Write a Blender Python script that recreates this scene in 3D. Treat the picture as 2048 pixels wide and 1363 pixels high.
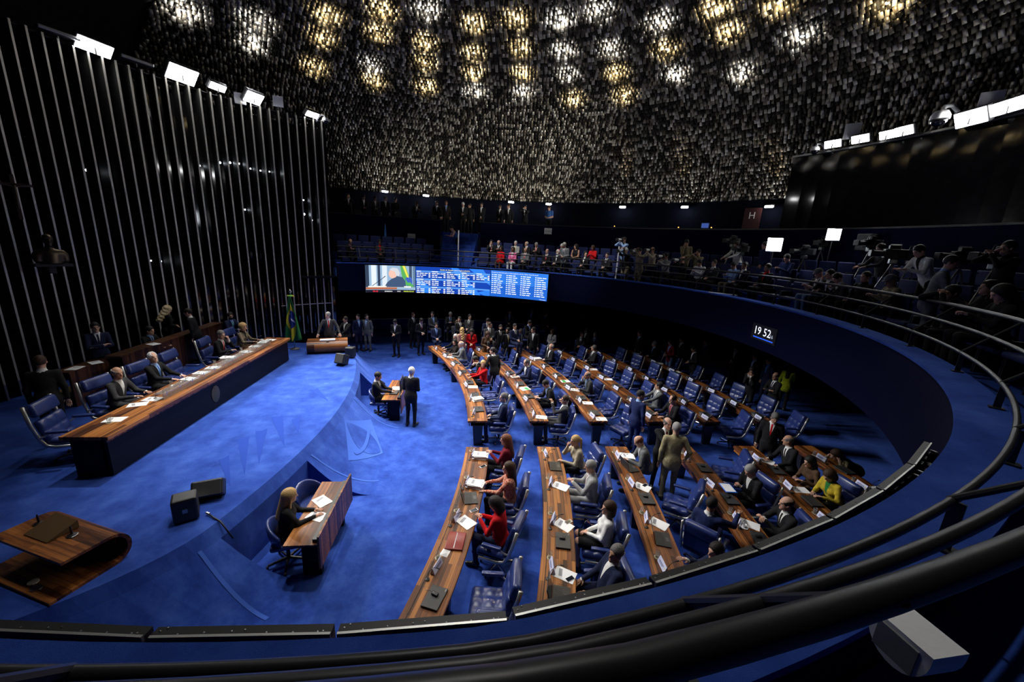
import bpy, math, random
import numpy as np
from mathutils import Matrix, Vector
for _o in list(bpy.data.objects): bpy.data.objects.remove(_o)
SC = bpy.context.scene
COL = SC.collection
PI = math.pi
RNG = random.Random(7)
NR = np.random.RandomState(5)

# ---------------------------------------------------------------- camera
# World: origin = centre of the round chamber on the floor, X away from the dais, Y along the dais, Z up (metres)
FPX = 785.0; CX, CY = 1024.0, 681.5
CAM = np.array([1.1718, -9.8998, 5.2])
_nad = np.array([855 - CX, 3800 - CY]); _roll = math.atan2(-_nad[0], _nad[1]); _th = math.atan(FPX / np.hypot(*_nad))
_yaw = 0.115
_F0 = np.array([0, math.cos(_th), -math.sin(_th)]); _R0 = np.array([1., 0, 0]); _U0 = np.cross(_R0, _F0)
_c, _s = math.cos(_roll), math.sin(_roll)
_RI = _c * _R0 + _s * _U0; _DI = _s * _R0 - _c * _U0
_M = np.array([[math.cos(_yaw), math.sin(_yaw), 0], [-math.sin(_yaw), math.cos(_yaw), 0], [0, 0, 1]])
CF, CR, CD = _M @ _F0, _M @ _RI, _M @ _DI
cd = bpy.data.cameras.new('camera'); cam = bpy.data.objects.new('camera', cd); COL.objects.link(cam)
cd.sensor_width = 36; cd.sensor_fit = 'HORIZONTAL'; cd.lens = FPX / 2048 * 36; cd.clip_start = .05; cd.clip_end = 200
cam.matrix_world = Matrix(((CR[0], -CD[0], -CF[0], CAM[0]), (CR[1], -CD[1], -CF[1], CAM[1]), (CR[2], -CD[2], -CF[2], CAM[2]), (0, 0, 0, 1)))
SC.camera = cam

def ray(px, py):
    return CF + (px - CX) / FPX * CR + (py - CY) / FPX * CD
def at(px, py, z):
    """survey: the plan point at height z seen in the photograph at (px, py)"""
    v = ray(px, py); t = (z - CAM[2]) / v[2]; p = CAM + t * v
    return float(p[0]), float(p[1])
def at_r(px, py, r):
    """survey: the point at distance r from the room's centre seen at (px, py)"""
    v = ray(px, py); a = v[0]**2 + v[1]**2; b = CAM[0]*v[0] + CAM[1]*v[1]; c = CAM[0]**2 + CAM[1]**2 - r*r
    t = (-b + math.sqrt(max(b*b - a*c, 0))) / a; p = CAM + t * v
    return float(p[0]), float(p[1]), float(p[2])

# ---------------------------------------------------------------- world, light, exposure
vs = SC.view_settings; vs.view_transform = 'Standard'; vs.look = 'None'; vs.gamma = 1; vs.use_curve_mapping = False
vs.exposure = 0.2
W = bpy.data.worlds.new('night'); SC.world = W; W.use_nodes = True
W.node_tree.nodes['Background'].inputs[0].default_value = (.012, .016, .03, 1)
W.node_tree.nodes['Background'].inputs[1].default_value = .12
FLOOD_W = 2100.0      # each floodlight on the fin wall and the booth wall
DOME_W = 900.0       # each downlight in the dome
GLOW_W = 75.0         # added back-facing spot that makes the scales glow around a downlight

# ---------------------------------------------------------------- materials
MATS = {}
def mat(name, col, rough=.6, metal=0., spec=.5, emit=None, es=0., alpha=None, trans=0., noise=0., nscale=30., bump=0., sheen=0., coat=0.):
    if name in MATS: return MATS[name]
    m = bpy.data.materials.new(name); m.use_nodes = True; nt = m.node_tree; b = nt.nodes['Principled BSDF']
    b.inputs['Base Color'].default_value = (*col, 1); b.inputs['Roughness'].default_value = rough; b.inputs['Metallic'].default_value = metal
    b.inputs['Specular IOR Level'].default_value = spec
    b.inputs['Transmission Weight'].default_value = trans; b.inputs['Sheen Weight'].default_value = sheen; b.inputs['Coat Weight'].default_value = coat
    if alpha is not None: b.inputs['Alpha'].default_value = alpha
    if emit: b.inputs['Emission Color'].default_value = (*emit, 1); b.inputs['Emission Strength'].default_value = es
    if noise or bump:
        tc = nt.nodes.new('ShaderNodeTexCoord'); n = nt.nodes.new('ShaderNodeTexNoise'); n.inputs['Scale'].default_value = nscale; n.inputs['Detail'].default_value = 5
        nt.links.new(tc.outputs['Object'], n.inputs['Vector'])
        if noise:
            mx = nt.nodes.new('ShaderNodeMix'); mx.data_type = 'RGBA'
            mx.inputs[6].default_value = tuple(c * (1 - noise) for c in col) + (1,); mx.inputs[7].default_value = tuple(min(c * (1 + noise), 1) for c in col) + (1,)
            nt.links.new(n.outputs['Fac'], mx.inputs[0]); nt.links.new(mx.outputs[2], b.inputs['Base Color'])
        if bump:
            bp = nt.nodes.new('ShaderNodeBump'); bp.inputs['Strength'].default_value = bump; bp.inputs['Distance'].default_value = .02
            nt.links.new(n.outputs['Fac'], bp.inputs['Height']); nt.links.new(bp.outputs[0], b.inputs['Normal'])
    MATS[name] = m
    return m

def ramp(nt, fac, stops):
    r = nt.nodes.new('ShaderNodeValToRGB'); e = r.color_ramp.elements
    while len(e) < len(stops): e.new(.5)
    for el, (p, c) in zip(e, stops): el.position = p; el.color = (*c, 1)
    nt.links.new(fac, r.inputs[0]); return r

def carpet_mat():
    m = bpy.data.materials.new('blue_carpet'); m.use_nodes = True; nt = m.node_tree; b = nt.nodes['Principled BSDF']; L = nt.links.new
    tc = nt.nodes.new('ShaderNodeTexCoord')
    n1 = nt.nodes.new('ShaderNodeTexNoise'); n1.inputs['Scale'].default_value = 2.2; n1.inputs['Detail'].default_value = 6; n1.inputs['Roughness'].default_value = .68
    mp = nt.nodes.new('ShaderNodeMapping'); mp.inputs['Scale'].default_value = (1, 1, .4); L(tc.outputs['Object'], mp.inputs[0]); L(mp.outputs[0], n1.inputs['Vector'])
    n2 = nt.nodes.new('ShaderNodeTexNoise'); n2.inputs['Scale'].default_value = 260; n2.inputs['Detail'].default_value = 2; L(tc.outputs['Object'], n2.inputs['Vector'])
    r = ramp(nt, n1.outputs['Fac'], [(.3, (.016, .042, .25)), (.5, (.030, .076, .38)), (.72, (.058, .132, .52))])
    mx = nt.nodes.new('ShaderNodeMix'); mx.data_type = 'RGBA'; mx.blend_type = 'MULTIPLY'; mx.inputs[0].default_value = .35
    L(r.outputs[0], mx.inputs[6]); L(n2.outputs['Fac'], mx.inputs[7]); L(mx.outputs[2], b.inputs['Base Color'])
    b.inputs['Roughness'].default_value = 1; b.inputs['Specular IOR Level'].default_value = .05; b.inputs['Sheen Weight'].default_value = .25; b.inputs['Sheen Tint'].default_value = (.2, .35, 1, 1)
    bp = nt.nodes.new('ShaderNodeBump'); bp.inputs['Strength'].default_value = .3; bp.inputs['Distance'].default_value = .01; L(n2.outputs['Fac'], bp.inputs['Height']); L(bp.outputs[0], b.inputs['Normal'])
    return m

def wood_mat(name, dark, mid, light, uv=True, rough=.42, sc=(.5, 26, 26)):
    m = bpy.data.materials.new(name); m.use_nodes = True; nt = m.node_tree; b = nt.nodes['Principled BSDF']; L = nt.links.new
    tc = nt.nodes.new('ShaderNodeTexCoord'); mp = nt.nodes.new('ShaderNodeMapping'); mp.inputs['Scale'].default_value = sc
    L(tc.outputs['UV' if uv else 'Object'], mp.inputs[0])
    n = nt.nodes.new('ShaderNodeTexNoise'); n.inputs['Scale'].default_value = 1; n.inputs['Detail'].default_value = 6; n.inputs['Roughness'].default_value = .6; n.inputs['Distortion'].default_value = .3
    L(mp.outputs[0], n.inputs['Vector'])
    # staves: narrow boards of different tone laid lengthwise
    mp2 = nt.nodes.new('ShaderNodeMapping'); L(tc.outputs['UV' if uv else 'Object'], mp2.inputs[0])
    bk = nt.nodes.new('ShaderNodeTexBrick'); bk.inputs['Scale'].default_value = 1; bk.inputs['Brick Width'].default_value = .85; bk.inputs['Row Height'].default_value = .062
    bk.inputs['Mortar Size'].default_value = .0015; bk.inputs['Color1'].default_value = (.1, .1, .1, 1); bk.inputs['Color2'].default_value = (.95, .95, .95, 1); bk.inputs['Mortar'].default_value = (.0, .0, .0, 1)
    L(mp2.outputs[0], bk.inputs['Vector'])
    mx = nt.nodes.new('ShaderNodeMix'); mx.data_type = 'RGBA'; mx.inputs[0].default_value = .38; L(n.outputs['Fac'], mx.inputs[6]); L(bk.outputs['Color'], mx.inputs[7])
    r = ramp(nt, mx.outputs[2], [(.34, dark), (.52, mid), (.72, light)]); L(r.outputs[0], b.inputs['Base Color'])
    b.inputs['Roughness'].default_value = rough; b.inputs['Specular IOR Level'].default_value = .35
    MATS[name] = m
    return m

CARPET = carpet_mat()
CARPET2 = mat('blue_carpet_brushed', (.050, .115, .46), 1, spec=.05, noise=.2, nscale=160)
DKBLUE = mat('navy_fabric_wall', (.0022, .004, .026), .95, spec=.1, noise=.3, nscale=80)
WOOD = wood_mat('rosewood', (.035, .009, .003), (.17, .052, .012), (.43, .165, .038))
WOODO = wood_mat('rosewood_block', (.03, .008, .003), (.13, .04, .010), (.32, .115, .028), uv=False, sc=(2, 30, 30))
WOODD = wood_mat('rosewood_dark', (.02, .006, .003), (.055, .018, .007), (.11, .04, .014), uv=False, sc=(2, 30, 30))
BLACK = mat('black_plastic', (.012, .012, .013), .45)
BLACKM = mat('black_metal', (.018, .018, .02), .38, spec=.5)
RAILM = mat('rail_black_paint', (.022, .022, .023), .42, spec=.4, noise=.15, nscale=40)
GREYM = mat('grey_metal', (.35, .35, .36), .35, 1.)
CHROME = mat('chrome', (.75, .75, .77), .16, 1.)
ALU = mat('aluminium', (.62, .61, .58), .38, .85)
LEATHER = mat('navy_leather', (.018, .034, .155), .34, spec=.55, noise=.15, nscale=60, bump=.06, coat=.1)
PAPER = mat('white_paper', (.86, .86, .86), .8, noise=.03, nscale=9)
PAPERC = mat('cream_paper', (.8, .72, .55), .8)
WHITEP = mat('white_plastic', (.75, .75, .76), .45)
GLASS = mat('glass', (.9, .95, .95), .02, trans=.92, spec=.5)
DGLASS = mat('dark_glass', (.004, .004, .005), .06, spec=.6)

# ---------------------------------------------------------------- mesh helpers
def tag(o, label=None, cat=None, group=None, kind=None):
    if label: o['label'] = label
    if cat: o['category'] = cat
    if group: o['group'] = group
    if kind: o['kind'] = kind
    return o
class MB:
    """collects polygons, one mesh per part"""
    def __init__(s): s.v = []; s.f = []; s.uv = []
    def add(s, vs_, fs, uv=None):
        k = len(s.v); s.v += [tuple(map(float, p)) for p in vs_]; s.f += [tuple(i + k for i in f) for f in fs]
        s.uv += [tuple(p) for p in uv] if uv is not None else [(0, 0)] * len(vs_)
        return s
    def box(s, c, d, rz=0., M=None):
        x, y, z = d[0]/2, d[1]/2, d[2]/2
        P = [(-x,-y,-z),(x,-y,-z),(x,y,-z),(-x,y,-z),(-x,-y,z),(x,-y,z),(x,y,z),(-x,y,z)]
        a, b = math.cos(rz), math.sin(rz)
        if M is not None: P = [tuple((M @ Vector(p)) ) for p in P]; P = [(p[0]+c[0], p[1]+c[1], p[2]+c[2]) for p in P]
        else: P = [(p[0]*a - p[1]*b + c[0], p[0]*b + p[1]*a + c[1], p[2] + c[2]) for p in P]
        return s.add(P, [(3,2,1,0),(4,5,6,7),(0,1,5,4),(1,2,6,5),(2,3,7,6),(3,0,4,7)])
    def hexa(s, P):
        return s.add(P, [(3,2,1,0),(4,5,6,7),(0,1,5,4),(1,2,6,5),(2,3,7,6),(3,0,4,7)])
    def rbox(s, c, d, r=.02, n=2, k=1, M=None, fn=None):
        """rounded box: n = corner segments, k = inner segments per side"""
        def axis(h):
            a = [-h + r*(1-math.cos(i/n*PI/2)) for i in range(n)] + [(-h+r) + (2*h-2*r)*j/k for j in range(k+1)]
            return a + [h - r*(1-math.cos((n-1-i)/n*PI/2)) for i in range(n)]
        h = [d[0]/2, d[1]/2, d[2]/2]; A = [axis(q) for q in h]; idx = {}; V = []; F = []
        def vid(p):
            key = tuple(round(q, 5) for q in p)
            if key not in idx:
                inner = [max(-h[i]+r, min(h[i]-r, p[i])) for i in range(3)]; dv = [p[i]-inner[i] for i in range(3)]; l = math.sqrt(sum(q*q for q in dv))
                q = [inner[i] + (dv[i]/l*r if l > 1e-9 else 0) for i in range(3)]
                if fn: q = fn(q)
                idx[key] = len(V); V.append(q)
            return idx[key]
        for ax in range(3):
            b_, c_ = (ax+1) % 3, (ax+2) % 3
            for sg in (-1, 1):
                for i in range(len(A[b_])-1):
                    for j in range(len(A[c_])-1):
                        q = []
                        for (ii, jj) in ((i,j),(i+1,j),(i+1,j+1),(i,j+1)):
                            p = [0,0,0]; p[ax] = sg*h[ax]; p[b_] = A[b_][ii]; p[c_] = A[c_][jj]; q.append(vid(p))
                        if sg < 0: q.reverse()
                        if len(set(q)) >= 3: F.append(tuple(dict.fromkeys(q)))
        if M is not None: V = [tuple(M @ Vector(v)) for v in V]
        return s.add([(v[0]+c[0], v[1]+c[1], v[2]+c[2]) for v in V], F)
    def tube(s, pts, r, n=8, r2=None, cap=True, flat=1.):
        P = [np.array(p, float) for p in pts]; V = []; F = []; m = len(P); prev = None
        for i, p in enumerate(P):
            t = P[min(i+1, m-1)] - P[max(i-1, 0)]; t = t / (np.linalg.norm(t) + 1e-12)
            if prev is None: u = np.cross(t, (0,0,1.)) if abs(t[2]) < .95 else np.cross(t, (1.,0,0))
            else: u = prev - t * (prev @ t)
            u = u / np.linalg.norm(u); prev = u; w = np.cross(t, u); rr = r if r2 is None else r + (r2 - r)*i/(m-1)
            for k in range(n):
                a = 2*PI*k/n; V.append(p + rr*(math.cos(a)*u + math.sin(a)*w*flat))
        for i in range(m-1):
            for k in range(n): F.append((i*n+k, i*n+(k+1) % n, (i+1)*n+(k+1) % n, (i+1)*n+k))
        if cap: F.append(tuple(range(n-1, -1, -1))); F.append(tuple((m-1)*n+k for k in range(n)))
        return s.add(V, F)
    def lathe(s, prof, c=(0,0,0), n=16, M=None):
        V = []; F = []
        for (r, z) in prof:
            for k in range(n): a = 2*PI*k/n; V.append((r*math.cos(a), r*math.sin(a), z))
        for i in range(len(prof)-1):
            for k in range(n): F.append((i*n+k, i*n+(k+1) % n, (i+1)*n+(k+1) % n, (i+1)*n+k))
        F.append(tuple(range(n-1, -1, -1))); F.append(tuple((len(prof)-1)*n+k for k in range(n)))
        if M is not None: V = [tuple(M @ Vector(v)) for v in V]
        return s.add([(v[0]+c[0], v[1]+c[1], v[2]+c[2]) for v in V], F)
    def sweep(s, ctr, prof, a0, a1, n, closed=True, cap=True, dr=None):
        """profile [(r, z)] turned round a vertical axis at ctr from angle a0 to a1 (radians)"""
        m = len(prof); V = []; F = []; UV = []
        for i in range(n+1):
            a = a0 + (a1-a0)*i/n; ca, sa = math.cos(a), math.sin(a)
            for (r, z) in prof:
                if dr: r = r + dr(a, r)
                V.append((ctr[0]+r*ca, ctr[1]+r*sa, z)); UV.append((a*prof[0][0], r*1.0 - z))
        for i in range(n):
            for k in range(m if closed else m-1): F.append((i*m+k, (i+1)*m+k, (i+1)*m+(k+1) % m, i*m+(k+1) % m))
        if cap and closed: F.append(tuple(range(m))); F.append(tuple(n*m+k for k in range(m-1, -1, -1)))
        return s.add(V, F, UV)
    def prism(s, pts2, depth, fr):
        """2-D outline extruded; fr(x, y, d) -> point"""
        n = len(pts2); V = [fr(x, y, 0) for x, y in pts2] + [fr(x, y, depth) for x, y in pts2]
        return s.add(V, [tuple(range(n-1, -1, -1)), tuple(range(n, 2*n))] + [(i, (i+1) % n, n+(i+1) % n, n+i) for i in range(n)])
    def mesh(s, name, m=None, smooth=False, fix=True):
        me = bpy.data.meshes.new(name); me.from_pydata(s.v, [], s.f)
        uvl = me.uv_layers.new(name='UVMap'); li = np.zeros(len(me.loops), np.int32); me.loops.foreach_get('vertex_index', li)
        uvl.data.foreach_set('uv', np.array(s.uv, np.float32)[li].ravel())
        if fix:
            import bmesh
            bm = bmesh.new(); bm.from_mesh(me); bmesh.ops.recalc_face_normals(bm, faces=bm.faces); bm.to_mesh(me); bm.free()
        if m: me.materials.append(m)
        if smooth: me.polygons.foreach_set('use_smooth', [True]*len(me.polygons)); 
        if smooth == 'auto':
            me.polygons.foreach_set('use_smooth', [True]*len(me.polygons)); me.set_sharp_from_angle(angle=math.radians(38))
        me.update(); return me
    def build(s, name, m, parent=None, loc=(0,0,0), rz=0., smooth=False, fix=True):
        return obj(name, s.mesh(name, m, smooth, fix), parent, loc, rz)
def obj(name, me, parent=None, loc=(0,0,0), rz=0.):
    o = bpy.data.objects.new(name, me); COL.objects.link(o); o.location = loc; o.rotation_euler = (0, 0, rz)
    if parent: o.parent = parent
    return o
def thing(name, label, cat, loc=(0,0,0), rz=0., group=None):
    o = bpy.data.objects.new(name, None); COL.objects.link(o); o.location = loc; o.rotation_euler = (0,0,rz); o.empty_display_size = .1
    return tag(o, label, cat, group)
def dup(root, loc, rz, label=None, group=None):
    r = root.copy(); COL.objects.link(r); r.location = loc; r.rotation_euler = (0,0,rz)
    if label: r['label'] = label
    if group: r['group'] = group
    for ch in list(root.children):
        c = ch.copy(); COL.objects.link(c); c.parent = r
        for g in list(ch.children):
            d = g.copy(); COL.objects.link(d); d.parent = c
    return r
class Proto:
    """first use moves the prototype itself, later uses copy it"""
    def __init__(s, root): s.root = root; s.used = False
    def put(s, loc, rz, label, group=None):
        if not s.used:
            s.used = True; s.root.location = loc; s.root.rotation_euler = (0,0,rz); s.root['label'] = label
            if group: s.root['group'] = group
            return s.root
        return dup(s.root, loc, rz, label, group)
def struct(o): o['kind'] = 'structure'; return o
def face(dx, dy): return math.atan2(dy, dx) - PI/2      # rotation that turns local +Y towards (dx, dy)
ORD = ['first','second','third','fourth','fifth','sixth','seventh','eighth','ninth','tenth','eleventh','twelfth']
def spot(name, loc, target, power, size=1.2, blend=.6, radius=.2, col=(1,1,1), parent=None):
    l = bpy.data.lights.new(name, 'SPOT'); l.energy = power; l.spot_size = size; l.spot_blend = blend; l.shadow_soft_size = radius; l.color = col
    o = bpy.data.objects.new(name, l); COL.objects.link(o); o.location = loc
    d = Vector(target) - Vector(loc); o.rotation_euler = d.to_track_quat('-Z', 'Y').to_euler()
    if parent: o.parent = parent; o.matrix_parent_inverse = parent.matrix_world.inverted()
    return o
# ================================================================ the setting
A = math.radians
ZD = 1.0                                   # dais height
R_FIN, FIN_TOP = 9.45, 9.5                 # fin wall
R_PAR = 8.98                               # balcony front
G0, G1, G2, GU = 3.65, 3.95, 4.25, 5.55    # gallery tiers, upper gallery floor
R_MID, Z_MID, R_UP, Z_UP = 13.4, 6.2, 16.5, 7.7
AFAR, ANEAR = A(119.6), A(-128)            # where the balcony meets the fin wall

_m = MB(); _n = 96; _m.add([(17*math.cos(2*PI*i/_n), 17*math.sin(2*PI*i/_n), 0) for i in range(_n)] + [(17*math.cos(2*PI*i/_n), 17*math.sin(2*PI*i/_n), -.2) for i in range(_n)],
    [tuple(range(_n)), tuple(range(2*_n-1, _n-1, -1))] + [(i, _n+i, _n+(i+1) % _n, (i+1) % _n) for i in range(_n)])
floor = struct(_m.build('floor', CARPET))

# ---- dais with its flared front and two recesses for the stenographers
def ue(v): dv = v + .95; return -1.95 - .036*dv*dv - .36*max(0, -dv - 3.7)**2
def crest(v): return ZD if v < 5.4 else ZD - .5*min(1, (v-5.4)/1.4)
SW = 1.35
def slope_z(t, v): 
    z = (1-t)**2
    if t < .1: z -= .02*(t/.1)
    return max(z, 0)*crest(v)
def slope_pt(t, v, off=0.):
    dz = -2*(1-t)/SW; l = math.hypot(dz, 1)
    return (ue(v) + t*SW - dz/l*off, v, slope_z(t, v) + off/l)
REC = [(-4.68, -2.6), (.75, 2.75)]
TB = .09
def dais():
    m = MB(); vsm = sorted(set([round(-7.2 + .2*i, 3) for i in range(71)] + [r for q in REC for r in q] + [4.75]))
    ts = [0, .03, .06, TB] + [TB + (1-TB)*i/12 for i in range(1, 13)]
    for v0, v1 in zip(vsm, vsm[1:]):
        inrec = any(a <= v0 + 1e-6 and v1 <= b + 1e-6 for a, b in REC)
        for t0, t1 in zip(ts, ts[1:]):
            if inrec and t0 >= TB - 1e-6: continue
            m.add([slope_pt(t0, v0), slope_pt(t1, v0), slope_pt(t1, v1), slope_pt(t0, v1)], [(0,1,2,3)])
        if inrec:
            p, q = slope_pt(TB, v0), slope_pt(TB, v1); m.add([p, (p[0], v0, 0), (q[0], v1, 0), q], [(0,1,2,3)])
        a, b = slope_pt(0, v0), slope_pt(0, v1)
        if v1 <= 4.75 + 1e-6: m.add([(-10.2, v0, ZD), (a[0], v0, ZD), (b[0], v1, ZD), (-10.2, v1, ZD)], [(0,1,2,3)])
        else:
            m.add([(a[0]-.14, v0, a[2]), a, b, (b[0]-.14, v1, b[2])], [(0,1,2,3)]); m.add([(a[0]-.14, v0, 0), (a[0]-.14, v0, a[2]), (b[0]-.14, v1, b[2]), (b[0]-.14, v1, 0)], [(0,1,2,3)])
    for a, b in REC:
        for v in (a, b):
            P = [slope_pt(t, v) for t in ts[3:]]; m.add(P + [(P[0][0], v, 0)], [tuple(range(len(P)+1))])
    m.add([(-10.2, 4.75, .5), (ue(4.75), 4.75, .5), (ue(4.75), 4.75, ZD), (-10.2, 4.75, ZD)], [(0,1,2,3)])
    v = vsm[-1]; P = [slope_pt(t, v) for t in ts]; m.add(P + [(P[0][0]-.14, v, 0), (P[0][0]-.14, v, P[0][2])], [tuple(range(len(P)+2))])
    v = vsm[0]; P = [slope_pt(t, v) for t in ts]; m.add(P + [(P[-1][0], v, -.01), (-10.2, v, -.01), (-10.2, v, ZD)], [tuple(range(len(P)+3))])
    return m
DAIS = struct(dais().build('dais', CARPET, fix=False))
_m = MB(); _m.add([(-9.6, 4.75, .55), (ue(4.75)-.14, 4.75, .55), (ue(7.2)-.14, 7.2, .55), (-9.6, 7.2, .55), (-9.6, 4.75, 0), (ue(4.75)-.14, 4.75, 0), (ue(7.2)-.14, 7.2, 0), (-9.6, 7.2, 0)],
    [(0,1,2,3),(4,5,1,0),(5,6,2,1),(6,7,3,2)]); struct(_m.build('dais_step', CARPET))
# emblem brushed into the pile between the recesses
def quadmap(c, a, b): return tuple(c[0][i]*(1-a)*(1-b) + c[1][i]*a*(1-b) + c[2][i]*a*b + c[3][i]*(1-a)*b for i in range(2))
EQ = [(.12, -.72), (.44, .28), (.83, -1.0), (.43, -1.81)]
_m = MB(); N_ = 10
for i in range(N_):
    for j in range(N_): _m.add([slope_pt(*quadmap(EQ, x/N_, y/N_), off=.006) for x, y in ((i,j),(i+1,j),(i+1,j+1),(i,j+1))], [(0,1,2,3)])
EMB = _m.build('carpet_emblem', CARPET2, DAIS, fix=False)
_m = MB(); K = 24; up = []; dn = []
for i in range(K+1):
    t = i/K; w = .40*math.sin(PI*t)**.8
    a, b = .06 + .88*t, .06 + .88*t; up.append(slope_pt(*quadmap(EQ, min(a + w*.62, .97), b - w*.38), off=.012)); dn.append(slope_pt(*quadmap(EQ, a - w*.38, min(b + w*.62, .97)), off=.012))
for i in range(K): _m.add([up[i], up[i+1], dn[i+1], dn[i]], [(0,1,2,3)])
EYE = _m.build('emblem_eye', CARPET, DAIS, fix=False)
_m = MB(); P = []
for i in range(13):
    t = i/12; x = .18 + .62*t; y = .84 - .62*t + .16*math.sin(PI*t); P.append((slope_pt(*quadmap(EQ, x-.035, y-.035), off=.017), slope_pt(*quadmap(EQ, x+.035, y+.035), off=.017)))
for i in range(12): _m.add([P[i][0], P[i][1], P[i+1][1], P[i+1][0]], [(0,1,2,3)])
_m.build('emblem_band', CARPET2, DAIS, fix=False)
CARPETD = mat('blue_carpet_laid_down', (.021, .052, .29), 1, spec=.05, noise=.2, nscale=160)
for tri in [((590,930),(690,905),(652,1230)),((740,865),(838,845),(768,1135)),((868,750),(965,735),(978,995)),((1035,775),(1112,735),(1092,885)),((438,1100),(525,1060),(535,1325)),((1180,530),(1250,515),(1340,620))]:
    _m = MB(); q = [at(330 + x/4.094, 650 + y/4.094, ZD + .004) for x, y in tri]; c = (sum(p[0] for p in q)/3, sum(p[1] for p in q)/3)
    pl = [q[0], ((q[0][0]+q[1][0])/2*.9 + c[0]*.1, (q[0][1]+q[1][1])/2*.9 + c[1]*.1), q[1], q[2]]
    if all(p[0] < ue(p[1]) for p in pl): _m.add([(p[0], p[1], ZD + .004) for p in pl], [tuple(range(4))]).build('brush_mark', CARPETD, DAIS)
# light brush lines on the near flank
for v0, v1, t0, t1 in [(-4.95, -5.3, .08, .97), (-5.9, -5.75, .45, .95), (-6.15, -5.95, .45, .95), (2.95, 3.6, .08, .97), (-2.42, -2.1, .08, .97), (.55, .4, .08, .97)]:
    _m = MB(); P = [(t0 + (t1-t0)*i/14, v0 + (v1-v0)*i/14) for i in range(15)]
    for (ta, va), (tb, vb) in zip(P, P[1:]): _m.add([slope_pt(ta, va-.022, .006), slope_pt(ta, va+.022, .006), slope_pt(tb, vb+.022, .006), slope_pt(tb, vb-.022, .006)], [(0,1,2,3)])
    _m.build('brush_line', CARPET2, DAIS, fix=False)

# ---- fin wall behind the dais: dark glass with aluminium fins, each fin a part
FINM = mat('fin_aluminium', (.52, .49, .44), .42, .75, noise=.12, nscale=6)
_m = MB(); _m.sweep((0,0), [(9.95,0),(9.95,FIN_TOP-.25),(10.1,FIN_TOP-.25),(10.1,0)], A(119.5), A(236), 64)
WALL = struct(_m.build('wall_back', DGLASS))
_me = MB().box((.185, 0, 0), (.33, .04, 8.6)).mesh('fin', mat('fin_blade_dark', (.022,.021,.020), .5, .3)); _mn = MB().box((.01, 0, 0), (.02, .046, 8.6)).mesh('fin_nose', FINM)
FINS = [120.9 + 1.83*i for i in range(62)]
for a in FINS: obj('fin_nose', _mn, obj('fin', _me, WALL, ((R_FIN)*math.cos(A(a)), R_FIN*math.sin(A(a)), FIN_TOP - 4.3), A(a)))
_m = MB(); _m.sweep((0,0), [(9.62,FIN_TOP-.02),(9.95,FIN_TOP-.02),(9.95,FIN_TOP),(9.62,FIN_TOP)], A(120.2), A(236), 64); _m.build('top_channel', BLACKM, WALL)
for z in (2.15,): _m = MB().sweep((0,0), [(9.5,z),(9.53,z),(9.53,z+.03),(9.5,z+.03)], A(121), A(133), 14); _m.build('cross_bar', ALU, WALL)
# far small lights glimmering in the glass: wall sconces of the lobby behind it
GL = mat('lobby_lamp', (1,1,1), emit=(.8,.9,1), es=14)
for px, py, s in [(172,340,.05),(399,331,.05),(440,325,.06),(460,325,.06),(478,327,.05),(501,337,.045),(511,339,.045),(521,341,.045),(539,343,.04),(549,345,.06),(490,419,.05),(607,400,.05),(608,428,.08),(624,440,.05),(302,521,.04),(322,522,.04)]:
    x, y, z = at_r(px, py, 9.93); o = MB().lathe([(.001,-s*.6),(s*.5,-s*.3),(s*.5,s*.3),(.001,s*.6)], n=8).build('lobby_lamp', GL, WALL, (x, y, z))

# ---- gallery ring: balcony front, ledge, tiers, upper gallery
def ring_dr(a, r=9.):
    """the balcony runs straighter towards its near end"""
    return -.014*min(max(0, -82 - math.degrees(a)), 14) if r < 10 else 0.
_m = MB().sweep((0,0), [(R_PAR,2.75),(R_PAR,3.93),(9.3,3.93),(9.3,3.36),(9.15,3.36),(9.15,2.75)], ANEAR, AFAR, 200, dr=ring_dr); struct(_m.build('wall_balcony', DKBLUE))
_m = MB().sweep((0,0), [(R_PAR-.02,3.93),(R_PAR-.02,3.965),(9.32,3.965),(9.32,3.93)], ANEAR, AFAR, 200, dr=ring_dr); struct(_m.build('trim_1', CARPET))
_m = MB().sweep((0,0), [(9.3,3.36),(9.3,G0),(10.7,G0),(10.7,G1),(11.75,G1),(11.75,G2),(R_MID+.1,G2),(R_MID+.1,3.36)], ANEAR, AFAR, 120, dr=ring_dr); struct(_m.build('gallery_floor', CARPET))
STA, STB = [math.atan2(p[1], p[0]) for p in (at_r(962,448,R_MID), at_r(880,442,R_MID))]
SEGM = [(ANEAR, A(22.5)), (A(22.5), STA), (STB, AFAR)]
for a0, a1 in SEGM:
    _m = MB().sweep((0,0), [(R_MID,G2),(R_MID,Z_MID-.03),(R_MID+.12,Z_MID-.03),(R_MID+.12,G2)], a0, a1, 40); struct(_m.build('wall_gallery', DKBLUE))
    _m = MB().sweep((0,0), [(R_MID-.02,Z_MID-.03),(R_MID-.02,Z_MID+.02),(R_MID+.2,Z_MID+.02),(R_MID+.2,Z_MID-.03)], a0, a1, 40); struct(_m.build('trim_2', BLACKM))
_m = MB().sweep((0,0), [(R_MID+.12,GU-.2),(R_MID+.12,GU),(R_UP,GU),(R_UP,GU-.2)], ANEAR, AFAR, 90); struct(_m.build('upper_floor', CARPET))
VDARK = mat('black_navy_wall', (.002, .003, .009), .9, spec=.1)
_m = MB().sweep((0,0), [(R_UP,GU-.2),(R_UP,Z_UP),(R_UP+.2,Z_UP),(R_UP+.2,GU-.2)], ANEAR, A(128), 90); struct(_m.build('wall_upper', VDARK))
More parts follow.
